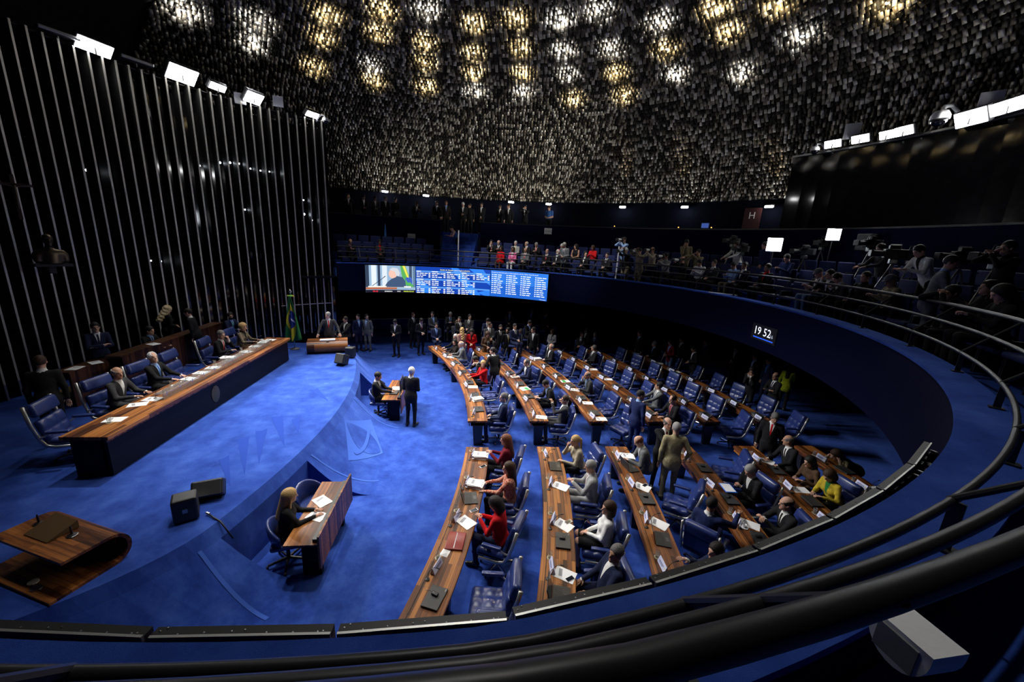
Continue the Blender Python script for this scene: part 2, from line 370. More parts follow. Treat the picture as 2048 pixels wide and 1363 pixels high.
_m = MB().sweep((0,0), [(16,0),(16,3.4),(16.2,3.4),(16.2,0)], ANEAR, A(128), 90); struct(_m.build('wall_lower', VDARK))
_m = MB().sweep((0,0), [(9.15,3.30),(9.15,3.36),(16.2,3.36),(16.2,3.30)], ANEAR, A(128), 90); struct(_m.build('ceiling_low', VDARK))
# stair through the gallery wall
st = thing('gallery_stair', 'blue carpeted stair rising through the gap in the gallery wall', 'stairs', ((R_PAR+1.2)*math.cos((STA+STB)/2), (R_PAR+1.2)*math.sin((STA+STB)/2), G0))
_o = st.location
for i in range(9):
    r0 = 10.2 + i*.37; z1 = G0 + (i+1)*(GU-G0)/9
    _m = MB().sweep((-_o[0], -_o[1]), [(r0,0),(r0,z1-G0),(r0+.42,z1-G0),(r0+.42,0)], STA+.012, STB-.012, 8); _m.build('step', CARPET, st)
struct(st)
# booth wall at the back of the right-hand gallery
_m = MB().sweep((0,0), [(14.9,GU),(14.9,9.0),(15.05,9.0),(15.05,GU)], A(-60), A(22.5), 40); BOOTH = struct(_m.build('wall_booth', DGLASS))
_m = MB().sweep((0,0), [(14.8,9.0),(14.8,9.06),(15.05,9.06),(15.05,9.0)], A(-60), A(22.5), 40); _m.build('top_channel', GREYM, BOOTH)

# ---- railing: three tubes on leaning posts
RAILS = [(9.22, 4.2, .019, 'lower_rail'), (9.42, 4.42, .021, 'middle_rail'), (9.61, 4.64, .028, 'handrail')]
rl = thing('balcony_railing', 'black tubular railing curving along the blue balcony edge', 'railing', (9.3*math.cos(A(20)), 9.3*math.sin(A(20)), 3.95)); _o = np.array(rl.location)
for r, z, t, nm in RAILS:
    MB().tube([((r+ring_dr(a))*math.cos(a)-_o[0], (r+ring_dr(a))*math.sin(a)-_o[1], z-_o[2]) for a in np.linspace(ANEAR+.02, AFAR-.01, 240)], t, 10).build(nm, RAILM, rl, smooth=True)
_pa = math.degrees(math.atan2(*reversed(at(1373, 1209, 4.2))))
_k = -9
while _pa + _k*9.6 < 118:
    a = A(_pa + _k*9.6); _k += 1
    if a < ANEAR + .05: continue
    ca, sa = math.cos(a), math.sin(a); q_ = 1 + ring_dr(a)/9.3; ca *= q_; sa *= q_
    m = MB().tube([(9.21*ca-_o[0], 9.21*sa-_o[1], 4.2-_o[2]), (9.63*ca-_o[0], 9.63*sa-_o[1], 4.655-_o[2])], .015, 8)
    m.box((9.24*ca-_o[0], 9.24*sa-_o[1], 4.07-_o[2]), (.05, .014, .27), a); m.box((9.24*ca-_o[0], 9.24*sa-_o[1], 3.972-_o[2]), (.1, .07, .012), a)
    m.build('post', RAILM, rl)

# ---- dome lined with hanging metal scales
DC, DR, DH = 7.7, 16.5, 7.4
def dome_pt(az, ph, off=0.):
    r, h = DR - off, DH - off
    return (r*math.cos(ph)*math.cos(az), r*math.cos(ph)*math.sin(az), DC + h*math.sin(ph))
def dome_hit(px, py, off=0.):
    v = ray(px, py); a = np.array([1/(DR-off), 1/(DR-off), 1/(DH-off)]); o = (CAM - np.array([0,0,DC]))*a; d = v*a
    A_, B_, C_ = d@d, o@d, o@o - 1; t = (-B_ + math.sqrt(B_*B_ - A_*C_))/A_; return CAM + t*v
_m = MB(); NA, NP = 96, 24
V_ = [dome_pt(2*PI*i/NA, (PI/2)*(j/NP)*.999) for j in range(NP+1) for i in range(NA)]
_m.add(V_, [(j*NA+i, (j+1)*NA+i, (j+1)*NA+(i+1) % NA, j*NA+(i+1) % NA) for j in range(NP) for i in range(NA)])
DOME = struct(_m.build('ceiling', mat('dome_shell', (.012, .011, .010), .9), smooth=True, fix=False))

def scale_mat():
    m = bpy.data.materials.new('metal_scale'); m.use_nodes = True; nt = m.node_tree; b = nt.nodes['Principled BSDF']
    at_ = nt.nodes.new('ShaderNodeAttribute'); at_.attribute_name = 'tone'; at_.attribute_type = 'GEOMETRY'
    r = ramp(nt, at_.outputs['Fac'], [(0, (.015,.013,.010)), (.3, (.05,.043,.032)), (.6, (.27,.23,.165)), (1, (.72,.67,.56))]); nt.links.new(r.outputs[0], b.inputs['Base Color'])
    b.inputs['Metallic'].default_value = .75; b.inputs['Roughness'].default_value = .4
    return m
SCALE = scale_mat()
def scales():
    C, N_, T, S = [], [], [], []
    ph = .012; row = 0
    while ph < 1.3:
        r = (DR-.12)*math.cos(ph); step = .135 + .05*(ph/1.0); w = .105 + .04*ph; n = int(A(172)*r/step)
        for i in range(n):
            az = A(-28) + A(172)*(i + (.5 if row % 2 else 0))/n
            C.append((az + NR.normal(0, .0012), ph + NR.normal(0, .0012))); S.append((w*NR.uniform(.82, 1.08), .215*NR.uniform(.75, 1.1) + .05*ph)); T.append(NR.uniform(0,.35) if NR.rand() < .45 else NR.uniform(.4,1))
        ds = math.hypot((DR)*math.sin(ph), DH*math.cos(ph)); ph += (.155 + .06*ph)/ds; row += 1
    return np.array(C), np.array(S), np.array(T)
SC_C, SC_S, SC_T = scales()
def scale_geo(C, S):
    az, ph = C[:,0], C[:,1]; n = len(C)
    P = np.stack([(DR-.14)*np.cos(ph)*np.cos(az), (DR-.14)*np.cos(ph)*np.sin(az), DC + (DH-.14)*np.sin(ph)], 1)
    inw = -np.stack([np.cos(az)*np.cos(ph)/DR, np.sin(az)*np.cos(ph)/DR, np.sin(ph)/DH], 1); inw /= np.linalg.norm(inw, axis=1)[:,None]
    side = np.stack([-np.sin(az), np.cos(az), 0*az], 1)
    # plates hang nearly plumb where the dome is steep, and lean with it higher up; each sways a little
    up = np.cross(side, inw); up *= np.sign(up[:,2:3]+1e-9); plumb = np.array([0,0,1.])
    up = up*.55 + plumb*.45 + NR.normal(0, .10, (n,3)); up /= np.linalg.norm(up, axis=1)[:,None]
    side = side + NR.normal(0, .12, (n,3)); side -= up*(side*up).sum(1)[:,None]; side /= np.linalg.norm(side, axis=1)[:,None]
    nr = np.cross(side, up); nr *= np.sign((nr*inw).sum(1))[:,None]
    return P, side, up, nr
def scale_mesh(sel, name):
    P, sd, up, nr = scale_geo(SC_C[sel], SC_S[sel]); S = SC_S[sel]; n = len(P); V = np.zeros((n, 8, 3)); k = 0
    for b_ in (0, .008):
        for x, y in ((-.5,-.5),(.5,-.5),(.5,.5),(-.5,.5)):
            V[:,k] = P + sd*(x*S[:,:1]) + up*(y*S[:,1:]) + nr*b_; k += 1
    base = np.array([(3,2,1,0),(4,5,6,7),(0,1,5,4),(1,2,6,5),(2,3,7,6),(3,0,4,7)])
    F = (base[None] + 8*np.arange(n)[:,None,None]).reshape(-1, 4)
    me = bpy.data.meshes.new(name); me.vertices.add(n*8); me.vertices.foreach_set('co', V.reshape(-1).astype(np.float32))
    me.loops.add(F.size); me.loops.foreach_set('vertex_index', F.reshape(-1).astype(np.int32)); me.polygons.add(len(F)); me.polygons.foreach_set('loop_start', np.arange(0, F.size, 4, dtype=np.int32))
    at_ = me.attributes.new('tone', 'FLOAT', 'FACE'); at_.data.foreach_set('value', np.repeat(SC_T[sel], 6).astype(np.float32)); me.materials.append(SCALE); me.update(); me.validate(); return me
# the 300 that show largest are pieces of their own, the rest one part
_P = np.stack([(DR-.14)*np.cos(SC_C[:,1])*np.cos(SC_C[:,0]), (DR-.14)*np.cos(SC_C[:,1])*np.sin(SC_C[:,0]), DC+(DH-.14)*np.sin(SC_C[:,1])], 1) - CAM
_dep = _P@CF; _x = CX + FPX*(_P@CR)/_dep; _y = CY + FPX*(_P@CD)/_dep
_vis = (_dep > 0) & (_x > 300) & (_x < 1700) & (_y > 0) & (_y < 420); _ord = np.argsort(np.where(_vis, np.linalg.norm(_P, axis=1), 1e9))[:300]
for i in _ord: obj('scale', scale_mesh(np.array([i]), 'scale'), DOME)
_rest = np.setdiff1d(np.arange(len(SC_C)), _ord); _o = obj('scale_lining', scale_mesh(_rest, 'scale_lining'), DOME); _o['kind'] = 'stuff'
# ================================================================ lamps
EM = lambda n, c, s: mat(n, (1,1,1), emit=c, es=s)
LW, LC, LWARM = EM('lamp_white', (1,1,1), 30), EM('lamp_cool', (.86,.92,1), 30), EM('lamp_warm', (1,.80,.42), 26)
DL = [(367,20,0),(515,45,0),(505,85,0),(655,28,1),(645,75,1),(628,133,1),(765,20,1),(757,65,1),(745,130,0),(748,160,1),(855,20,0),(852,85,1),(850,125,1),(853,172,1),(950,45,1),(948,105,1),(948,145,1),(952,183,0),
 (1032,37,1),(1040,95,1),(1045,148,1),(1047,183,0),(1120,38,0),(1128,100,0),(1135,150,0),(1147,198,1),(1198,22,0),(1222,98,0),(1233,145,1),(1247,190,1),(1318,45,0),(1333,97,1),(1350,148,0),(1432,15,1),(1455,62,1),(1483,145,0),(1558,5,1),(1605,72,0),(1775,5,1)]
DCN = [1,2,3,4,4,4,4,4,4,3,3,2,1]; ORD13 = ORD + ['thirteenth']
_can = MB().lathe([(.001,.06),(.09,.06),(.1,.0),(.085,-.02),(.08,.0),(.075,.03),(.001,.03)], n=14).mesh('housing', BLACKM)
_blb = MB().lathe([(.001,-.04),(.03,-.035),(.05,-.01),(.05,.03),(.001,.03)], n=12)
_bw, _by = _blb.mesh('bulb', LC), _blb.mesh('bulb', LWARM)
for i, (px, py, w) in enumerate(DL):
    p = dome_hit(px, py, .12); c = (1, .80, .45) if w else (.95, .96, 1)
    ci = next(c_ for c_ in range(13) if i < sum(DCN[:c_+1])); rj = i - sum(DCN[:ci])
    t = thing('ceiling_downlight', '%s downlight in the metal dome, %s column from left, %s from top' % ('warm yellow' if w else 'cool white', ORD13[ci], ORD13[rj]), 'ceiling light', tuple(p), 0, 'downlights in the metal dome')
    obj('housing', _can, t); obj('bulb', _by if w else _bw, t)
    if i % 4 == 1: spot('beam', (0, 0, -.08), Vector((.12*p[0]-.5, .12*p[1]-1, 0)) - Vector(p), DOME_W, .85, .8, .15, c).parent = t
    # added spot inward of the fitting, aimed back to make the scales glow
    ow = Vector((p[0]/DR**2, p[1]/DR**2, (p[2]-DC)/DH**2)).normalized()
    spot('glow_fill', tuple(-ow*.42), tuple(ow), GLOW_W*(1.6 if py < 60 else 1.), 2.45, .9, .05, c).parent = t
# the grid goes on over the middle of the chamber
for i, (dx, dy) in enumerate([(-3.6,.9),(-3.6,3.6),(-.8,-2.6),(-.8,.4),(-.8,3.2),(1.6,-2.8),(1.6,.2),(1.6,3.0)]):
    p = (dx, dy, DC + (DH-.1)*math.sqrt(1 - (dx*dx+dy*dy)/DR**2) - .05); t = thing('ceiling_downlight', 'cool white downlight over the chamber centre, %s in the crown of dome' % ORD[i], 'ceiling light', p, 0, 'downlights in the crown of the dome')
    obj('housing', _can, t); obj('bulb', _bw, t); spot('beam', (0,0,-.08), (-dx*.1, -dy*.1 + .4, -14) if i not in (0,5) else (1.2, -3.4, -14) if i else (.5, -1.9, -14), DOME_W*(7.5 if i == 0 else 2.2 if i < 2 else 1.1 if i > 5 else 1.45), 1.05 if i not in (0,5) else 1.2 if i else .6, .95, .2, (1,.98,.95)).parent = t
# extra beams added at some crown lamps to brighten the far gallery
    if i in (1,4,7): spot('gallery_fill', (0,0,-.08), tuple(Vector([(-3,10.5,4.4),(2.8,10.4,4.4),(6.6,8.3,4.2)][(1,4,7).index(i)]) - Vector(p)), [1200,4200,3800][(1,4,7).index(i)], .42, .8, .2, (1,.98,.95)).parent = t
# three uplights washing the lower scales at the right
for i, (px, py) in enumerate([(1250,330),(1365,335),(1550,335)]):
    p = dome_hit(px, py + 62, .5); t = thing('scale_uplight', 'small warm uplight below the metal scales, %s of three at the right' % ORD[i], 'lamp', tuple(p))
    obj('housing', _can, t); spot('beam', (0,0,.08), tuple(Vector(dome_hit(px, py-20, .1)) - Vector(p)), 26, .7, .8, .04, (1,.72,.35)).parent = t
# floodlights: housing, yoke, bright face
def flood(name, label, loc, aim, w, h, power, size=1.5, group=None):
    t = thing('floodlight', label, 'floodlight', loc, 0, group); d = Vector(aim) - Vector(loc); q = d.to_track_quat('-Z', 'Y').to_matrix()
    MB().rbox((0,0,.09), (w+.06, h+.06, .14), .02, 1, M=None).build('housing', BLACKM, t).rotation_euler = q.to_euler()
    MB().rbox((0,0,.012), (w, h, .03), .01, 1).build('lens', LW, t).rotation_euler = q.to_euler()
    MB().tube([(0,0,0), (0,0,-.16)], .02, 6).build('bracket', BLACKM, t)
    if power: spot('beam', tuple(d.normalized()*.06), tuple(d), power, size, .55, .25, (1,1,1)).parent = t
    return t
for i, (px, py, w, h, k) in enumerate([(190,95,.75,.32,1.),(365,150,.8,.48,1.5),(436,175,.5,.22,.7),(508,197,.6,.4,1.2),(625,230,.5,.22,.7)]):
    x, y, z = at_r(px, py, 9.3); flood('f', '%s bright white floodlight from the left on top of the fin wall' % ORD[i], (x, y, z), (1.6, -.9 + 1.1*i, 0), w, h, FLOOD_W*k, .92)
for i, (px, py, w, h, k) in enumerate([(1665,288,.5,.24,.7),(1720,278,.5,.24,.7),(1773,270,.4,.24,.7),(1807,262,.5,.26,.7),(1940,236,.75,.38,1.),(2018,212,.8,.3,1.)]):
    x, y, z = at_r(px, py, 14.5); flood('f', '%s bright white floodlight from the left on the dark booth wall' % ORD[i], (x, y, z), (-2.5, -2.5 + 1.1*i, .5), w, h, FLOOD_W*k*.14, .62)
    if i in (1,3,4): spot('dome_fill', (x-.3, y, z+.1), tuple(dome_hit(965, 335)), 2000, .55, .9, .25, (1,.95,.86))  # added spot beside the flood, there to brighten the lower dome
# unlit floods on the fin wall
for i, (px, py) in enumerate([(115,72),(272,127)]):
    x, y, z = at_r(px, py, 9.5); t = thing('floodlight', 'unlit grey floodlight on the fin wall, %s of two' % ORD[i], 'floodlight', (x, y, z))
    MB().rbox((0,0,0), (.3,.75,.09), .02, 1).build('housing', GREYM, t, (0,0,.06), A(150)); MB().tube([(0,0,0),(0,0,-.1)], .02, 6).build('bracket', BLACKM, t)
for i, (px, py, r) in enumerate([(480,197,9.5),(556,203,9.5),(1705,262,14.6),(1982,203,14.6)]):
    x, y, z = at_r(px, py, r); t = thing('square_panel', 'small pale square panel antenna standing above the %s, %s one' % (('fin wall','left') if i == 0 else ('fin wall','right') if i == 1 else ('booth wall','left') if i == 2 else ('booth wall','right')), 'antenna', (x, y, z))
    MB().rbox((0,0,0), (.04,.34 if r < 10 else .45,.36 if r < 10 else .5), .015, 1).build('panel', mat('pale_panel', (.5,.5,.52), .6), t, (0,0,0), math.atan2(y-CAM[1], x-CAM[0])); MB().tube([(0,0,-.1),(0,0,-.36)], .012, 6).build('stem', GREYM, t)
# dome security cameras on curved arms
def domecam(label, px, py, r, s, dx):
    x, y, z = at_r(px, py, r); t = thing('security_camera', label, 'camera', (x, y, z)); sd = Vector((CR[0], CR[1], 0))*dx
    MB().lathe([(.001,.15*s),(.12*s,.14*s),(.17*s,.05*s),(.17*s,-.03*s)], n=14).build('hood', WHITEP, t, smooth='auto')
    MB().lathe([(.15*s,-.03*s),(.14*s,-.10*s),(.08*s,-.16*s),(.001,-.175*s)], n=14).build('globe', DGLASS, t, smooth=True)
    MB().tube([tuple(sd*q*s + Vector((0,0,h*s))) for q, h in ((0,.12),(.05,.24),(.2,.27),(.36,.16),(.5,-.08))], .045*s, 8).build('arm', WHITEP, t, smooth=True)
domecam('white dome camera at the right end of the fin wall', 651, 241, 9.4, .75, -1)
domecam('small white dome camera left of the booth wall floodlights', 1630, 300, 14.5, .85, 1)
domecam('large white dome camera on an arm between booth wall floodlights', 1880, 236, 14.3, 1.25, 1)
# strip lamps under the dome's edge
_st = MB().rbox((0,0,0), (.34,.08,.09), .02, 1).mesh('tube', LW); _sh = MB().box((0,.06,.03), (.4,.06,.12)).mesh('housing', BLACKM)
for i, (px, py, r) in enumerate([(770,383,16.1),(852,391,16.1),(1022,404,16.1),(1097,408,16.1),(1245,414,16.1),(1369,414,16.1),(1538,413,16.1),(1927,463,14.7)]):
    x, y, z = at_r(px, py, r); t = thing('strip_lamp', 'small bright strip lamp under the dome edge, %s from the left' % ORD[i], 'lamp', (x, y, z), face(x, y), 'strip lamps under the dome edge'); obj('tube', _st, t); obj('housing', _sh, t)
    l = bpy.data.lights.new('glow', 'POINT'); l.energy = 10; l.shadow_soft_size = .1; lo = bpy.data.objects.new('glow', l); COL.objects.link(lo); lo.parent = t; lo.location = (0, -.2, -.1)
# ================================================================ senators' desks and chairs
RC = (-15.4, -.95)                          # centre the desk rows curve round
RW = [16.62 + 1.596*k for k in range(6)]    # front edge radius of each row
def rowpt(k, v, off=0.): r = RW[k]; a = math.asin((v - RC[1])/r); return (RC[0] + (r+off)*math.cos(a), RC[1] + (r+off)*math.sin(a), a)
BLOCKS = {'far': (-.68, 6.45), 'near': (-1.97, -6.9)}
for blk, (v0, v1) in BLOCKS.items():
    for k in range(6):
        if blk == 'near' and k == 5: v1 = -6.0
        a0, a1 = [math.asin((v - RC[1])/RW[k]) for v in (v0, v1)]
        x, y, a = rowpt(k, v0, .25); t = thing('senate_desk', 'curved rosewood senate desk, %s block, %s row from the dais' % (blk, ORD[k]), 'desk', (x, y, 0), 0, 'curved senate desks'); c = (RC[0]-x, RC[1]-y); R = RW[k]
        MB().sweep(c, [(R,.69),(R,.735),(R+.008,.742),(R+.495,.742),(R+.505,.735),(R+.505,.69)], a0, a1, 28).build('desktop', WOOD, t)
        MB().sweep(c, [(R+.075,.742),(R+.075,.748),(R+.087,.748),(R+.087,.742)], a0, a1, 28).build('inlay_strip', WOODD, t)
        MB().sweep(c, [(R+.03,.60),(R+.03,.69),(R+.05,.69),(R+.05,.60)], a0, a1, 28).build('front_apron', WOOD, t)
        MB().sweep(c, [(R+.46,.63),(R+.46,.69),(R+.48,.69),(R+.48,.63)], a0, a1, 28).build('rear_apron', WOODD, t)
        MB().sweep(c, [(R+.08,.60),(R+.08,.615),(R+.44,.615),(R+.44,.60)], a0, a1, 28).build('shelf', WOODD, t)
        n = 4
        for i in range(n):
            aa = a0 + (a1-a0)*(.02 + .96*i/(n-1)); ca, sa = math.cos(aa), math.sin(aa); q = lambda rr, w, z: (c[0] + rr*ca - w*sa, c[1] + rr*sa + w*ca, z)
            MB().hexa([q(R+.17,-.05,0),q(R+.37,-.05,0),q(R+.37,.05,0),q(R+.17,.05,0),q(R+.12,-.06,.69),q(R+.40,-.06,.69),q(R+.40,.06,.69),q(R+.12,.06,.69)]).build('leg', mat('desk_leg_lacquer', (.014,.012,.013), .3), t)

# ---- swivel chair
def tuft(nx, ny, w, d, amp):
    def f(q):
        x, y, z = q
        if z > 0: z += amp*(math.sqrt(abs(math.sin((x/w+.5)*PI*nx)*math.sin((y/d+.5)*PI*ny))) - .7)
        return (x, y, z)
    return f
def make_chair(nm='senate_chair', wide=1., high=1.):
    t = thing(nm, 'chair', 'chair'); w = .52*wide
    MB().rbox((0,.02,.43), (w,.52,.13), .045, 2, 18, fn=tuft(3,3,w,.52,.030)).build('seat', LEATHER, t, smooth=True)
    Mb = Matrix.Rotation(A(-76), 3, 'X')     # cushion's face turned to the sitter
    Mb = Matrix.Rotation(A(180), 3, 'Z') @ Matrix.Rotation(A(76), 3, 'X')
    MB().rbox((0,-.235,.64), (w,.36*high,.11), .04, 2, 16, M=Mb, fn=tuft(3,2,w,.36*high,.028)).build('backrest', LEATHER, t, smooth=True)
    MB().rbox((0,-.315,.86*high+.035), (w,.24,.13), .055, 3, 2, M=Mb).build('headrest', LEATHER, t, smooth=True)
    for s in (-1, 1):
        x = s*(w/2+.022)
        MB().tube([(x,.22,.36),(x,-.08,.355),(x,-.2,.39),(x,-.265,.5),(x,-.34,.78),(x,-.385,.98*high)], .02, 6, flat=1.5).build('side_frame', ALU, t, smooth=True)
        a = MB().rbox((s*(w/2+.045),.0,.645), (.075,.32,.05), .022, 2).build('armrest', LEATHER, t, smooth=True)
        MB().tube([(s*(w/2+.04),-.12,.63),(s*(w/2+.022),-.2,.56),(s*(w/2+.022),-.27,.55)], .014, 6).build('arm_bracket', ALU, a)
    MB().lathe([(.03,.06),(.03,.34),(.11,.35),(.11,.365)], n=12).build('pedestal', BLACKM, t, smooth='auto')
    b = MB()
    for i in range(5): aa = 2*PI*i/5 + .3; b.tube([(0,0,.085),(.27*math.cos(aa),.27*math.sin(aa),.06)], .024, 6, .016)
    b = b.build('star_base', CHROME, t)
    for i in range(5): aa = 2*PI*i/5 + .3; MB().lathe([(.001,-.016),(.026,-.014),(.026,.014),(.001,.016)], n=10, M=Matrix.Rotation(PI/2, 3, 'X') ).build('caster', BLACK, b, (.28*math.cos(aa), .28*math.sin(aa), .027))
    return t
CHAIR = Proto(make_chair())
# seat places read off the name plates: (row, block) -> plate pixels
S7 = lambda l: [(850 + x/4.094, 650 + y/4.094) for x, y in l]
S8 = lambda l: [(1200 + x/4.094, 650 + y/4.094) for x, y in l]
SN = lambda l: [(780 + x/3.586, 860 + y/3.586) for x, y in l]
SB = lambda l: [(1180 + x/3.408, 830 + y/3.408) for x, y in l]
PL = {('far',0): S7([(385,705),(345,590),(300,485),(245,392),(187,318),(122,248),(60,190)]), ('far',1): S7([(880,720),(810,600),(742,495),(665,400),(588,328),(508,258),(425,198)]),
 ('far',2): S7([(1370,735),(1262,610),(1165,510),(1062,418),(965,340),(868,268),(770,210)]), ('far',3): S7([(1835,735),(1700,615),(1575,512),(1450,425),(1335,348),(1218,280),(1108,220)]),
 ('far',4): S8([(858,750),(688,627),(530,525),(387,437),(257,360),(125,290),(5,232)]), ('far',5): S8([(1300,750),(1105,635),(922,535),(752,448),(598,370),(450,298),(310,240)]),
 ('near',0): SN([(585,160),(535,355),(452,600),(310,950)]), ('near',1): SN([(1115,160),(1145,360),(1155,620),(1145,950)]), ('near',2): SB([(185,265),(285,450),(380,685),(495,1000)]),
 ('near',3): SB([(615,300),(815,455),(1000,690)]), ('near',4): SB([(1120,285),(1335,470),(1590,690)]), ('near',5): SB([(1575,285),(1850,470)])}
SEAT = {}
for (blk, k), pts in PL.items():
    vsx = [at(px, py, .79)[1] for px, py in pts]
    if k == 3 and blk == 'near': vsx[0] = vsx[1] + 1.02
    if blk == 'far': # even out along the row
        i_ = np.arange(len(vsx)); b1, b0 = np.polyfit(i_, vsx, 1); vsx = list(.5*np.array(vsx) + .5*(b0 + b1*i_))
    SEAT[(blk, k)] = [v - .12 for v in vsx]
WHERE = lambda blk, k, i: '%s block, %s row from dais, %s seat from aisle' % (blk, ORD[k], ORD[i])
# how each chair is turned/pulled out: (blk,row,seat) -> (extra yaw deg, pull-out m)
TURN = {('near',2,1): (-28, .22), ('near',2,2): (-128, .25), ('near',0,3): (8, .12), ('near',3,0): (-18, .2), ('far',2,6): (0,.05), ('far',2,0): (28,.15), ('near',4,1): (10,.1)}
NOCHAIR = {('near',2,0), ('near',4,0), ('near',5,0)}
CH_POS = {}
for (blk, k), vl in SEAT.items():
    for i, v in enumerate(vl):
        yaw, pull = TURN.get((blk,k,i), (RNG.uniform(-14,14), RNG.uniform(-.03,.1)))
        x, y, a = rowpt(k, v, .86 + pull); rz = face(-math.cos(a), -math.sin(a)) + A(yaw); CH_POS[(blk,k,i)] = (x, y, rz, a)
        if (blk,k,i) in NOCHAIR: continue
        CHAIR.put((x, y, 0), rz, 'blue leather swivel chair, ' + WHERE(blk,k,i), 'blue senators\' chairs')

# ---- things on the desks
def make_plate():
    t = thing('name_plate', 'plate', 'name plate'); w, d, h = .24, .075, .095
    MB().hexa([(-w/2,-d/2,0),(w/2,-d/2,0),(w/2,d/2,0),(-w/2,d/2,0),(-w/2,-.004,h),(w/2,-.004,h),(w/2,.004,h),(-w/2,.004,h)]).build('body', mat('lavender_card', (.62,.64,.86), .6), t)
    e = MB(); n_ = math.hypot(d/2-.004, h); 
    for s in (-1, 1):
        q = lambda x, f: (x, s*((d/2)*(1-f)+.004*f + .0015), h*f)
        e.add([q(-.09,.5),q(.06,.5),q(.06,.62),q(-.09,.62)], [(0,1,2,3)]); e.add([q(-.09,.3),(q(.03,.3)),q(.03,.4),q(-.09,.4)], [(0,1,2,3)])
    e.build('lettering', mat('plate_ink', (.05,.05,.2), .6), t)
    MB().add([(.075,-d/2*.62-.003,h*.3),(.11,-d/2*.62-.003,h*.3),(.11,-d/2*.3-.005,h*.66),(.075,-d/2*.3-.005,h*.66)], [(0,1,2,3)]).build('emblem', mat('plate_emblem', (.75,.6,.1), .6), t)
    return t
PLATE = Proto(make_plate())
def make_laptop_closed():
    t = thing('laptop', 'laptop', 'laptop')
    MB().rbox((0,0,.009), (.33,.225,.018), .006, 1).build('base', BLACK, t); MB().rbox((0,0,.0245), (.33,.225,.011), .005, 1).build('lid', mat('laptop_lid', (.03,.03,.032), .5), t)
    MB().box((.13,-.09,.0305), (.035,.008,.001)).build('badge', GREYM, t)
    return t
LAPC = Proto(make_laptop_closed())
def make_laptop_open():
    t = thing('open_laptop', 'laptop', 'laptop')
    MB().rbox((0,0,.009), (.33,.23,.018), .006, 1).build('base', BLACK, t)
    kb = MB()
    for r in range(5):
        for c in range(12): kb.box((-.132+c*.024, -.01+r*.021, .0195), (.019,.016,.003))
    kb.build('keyboard', mat('key_black', (.03,.03,.03), .5), t); MB().box((0,-.07,.0185), (.09,.05,.001)).build('touchpad', mat('pad_grey', (.06,.06,.06), .4), t)
    s = MB().rbox((0,.115+.045,.125), (.33,.011,.225), .004, 1, M=Matrix.Rotation(A(-16), 3, 'X')).build('lid', mat('laptop_lid', (.03,.03,.032), .5), t)
    MB().box((0,.115+.0385,.123), (.3,.001,.19), M=Matrix.Rotation(A(-16), 3, 'X')).build('screen', mat('laptop_screen', (.01,.01,.012), .15), s)
    return t
LAPO = Proto(make_laptop_open())
def make_glass():
    t = thing('water_glass', 'glass', 'glass'); MB().lathe([(.028,0),(.034,.11),(.031,.11),(.026,.008),(.001,.008)], n=14).build('tumbler', GLASS, t, smooth='auto')
    MB().lathe([(.046,0),(.05,.004),(.046,.006),(.001,.006)], n=14).build('coaster', mat('coaster', (.45,.36,.22), .6), t); return t
WGL = Proto(make_glass())
def make_mic():
    t = thing('microphone', 'mic', 'microphone'); MB().lathe([(.03,0),(.03,.012),(.012,.02),(.001,.02)], n=12).build('base', BLACK, t)
    MB().tube([(0,0,.015),(0,-.03,.14),(0,-.09,.24),(0,-.15,.27)], .004, 6).build('gooseneck', BLACK, t); MB().tube([(0,-.15,.27),(0,-.2,.275)], .009, 8).build('capsule', BLACK, t); return t
MIC = Proto(make_mic())
def make_paper(n=1):
    t = thing('papers', 'papers', 'paper')
    for i in range(n):
        a = A(RNG.uniform(-14,14)); h = .004 if n < 4 else .012
        MB().box((RNG.uniform(-.025,.025), RNG.uniform(-.02,.02), h*(i+.5)), (.21,.297,h*.9), a).build('sheet', PAPER, t)
        if n < 4: continue
    MB().box((0,.05,h*n+.0006), (.13,.05,.0006), .05).build('print', mat('print_grey', (.35,.35,.38), .8), t)
    return t
PAP1, PAP2, PAPS = Proto(make_paper(1)), Proto(make_paper(2)), Proto(make_paper(6))
def make_phone():
    t = thing('phone', 'phone', 'phone'); MB().rbox((0,0,.005), (.072,.145,.009), .004, 1).build('case', WHITEP, t); MB().box((0,0,.0102), (.06,.115,.001)).build('screen', mat('phone_screen', (.01,.012,.02), .1), t); return t
PHONE = Proto(make_phone())
def make_mouse():
    t = thing('mouse', 'mouse', 'computer mouse'); MB().rbox((0,0,.014), (.055,.095,.028), .013, 2).build('shell', BLACK, t, smooth=True); MB().box((0,.02,.0275), (.004,.02,.003)).build('wheel', GREYM, t); MB().tube([(0,.045,.006),(.02,.09,.005),(-.01,.14,.005),(.03,.19,.005)], .002, 5).build('cable', BLACK, t); return t
MOUSE = Proto(make_mouse())
Z7 = .7425
def ondesk(k, v, off, z=Z7): x, y, a = rowpt(k, v, off); return (x, y, z), face(-math.cos(a), -math.sin(a))
open_lap = {('near',0,1),('near',1,0),('near',1,3),('near',2,0),('near',2,2),('far',0,3)}
nolap = {('near',0,0),('near',0,2),('near',1,1),('far',0,6),('far',1,0)}
many = {('near',0,0),('near',0,1),('near',2,0),('far',2,5),('far',0,1)}
few = [('far',0,1),('far',0,2),('far',0,5),('far',1,2),('far',1,3),('far',1,0),('far',2,0),('far',2,1),('far',2,5),('far',2,2),('far',3,3),('far',3,4),('near',0,2),('near',1,1),('near',1,2),('near',1,3),('near',2,1),('near',2,2),('near',4,0),('near',4,1),('near',4,2),('near',3,2),('near',5,1),('far',5,5)]
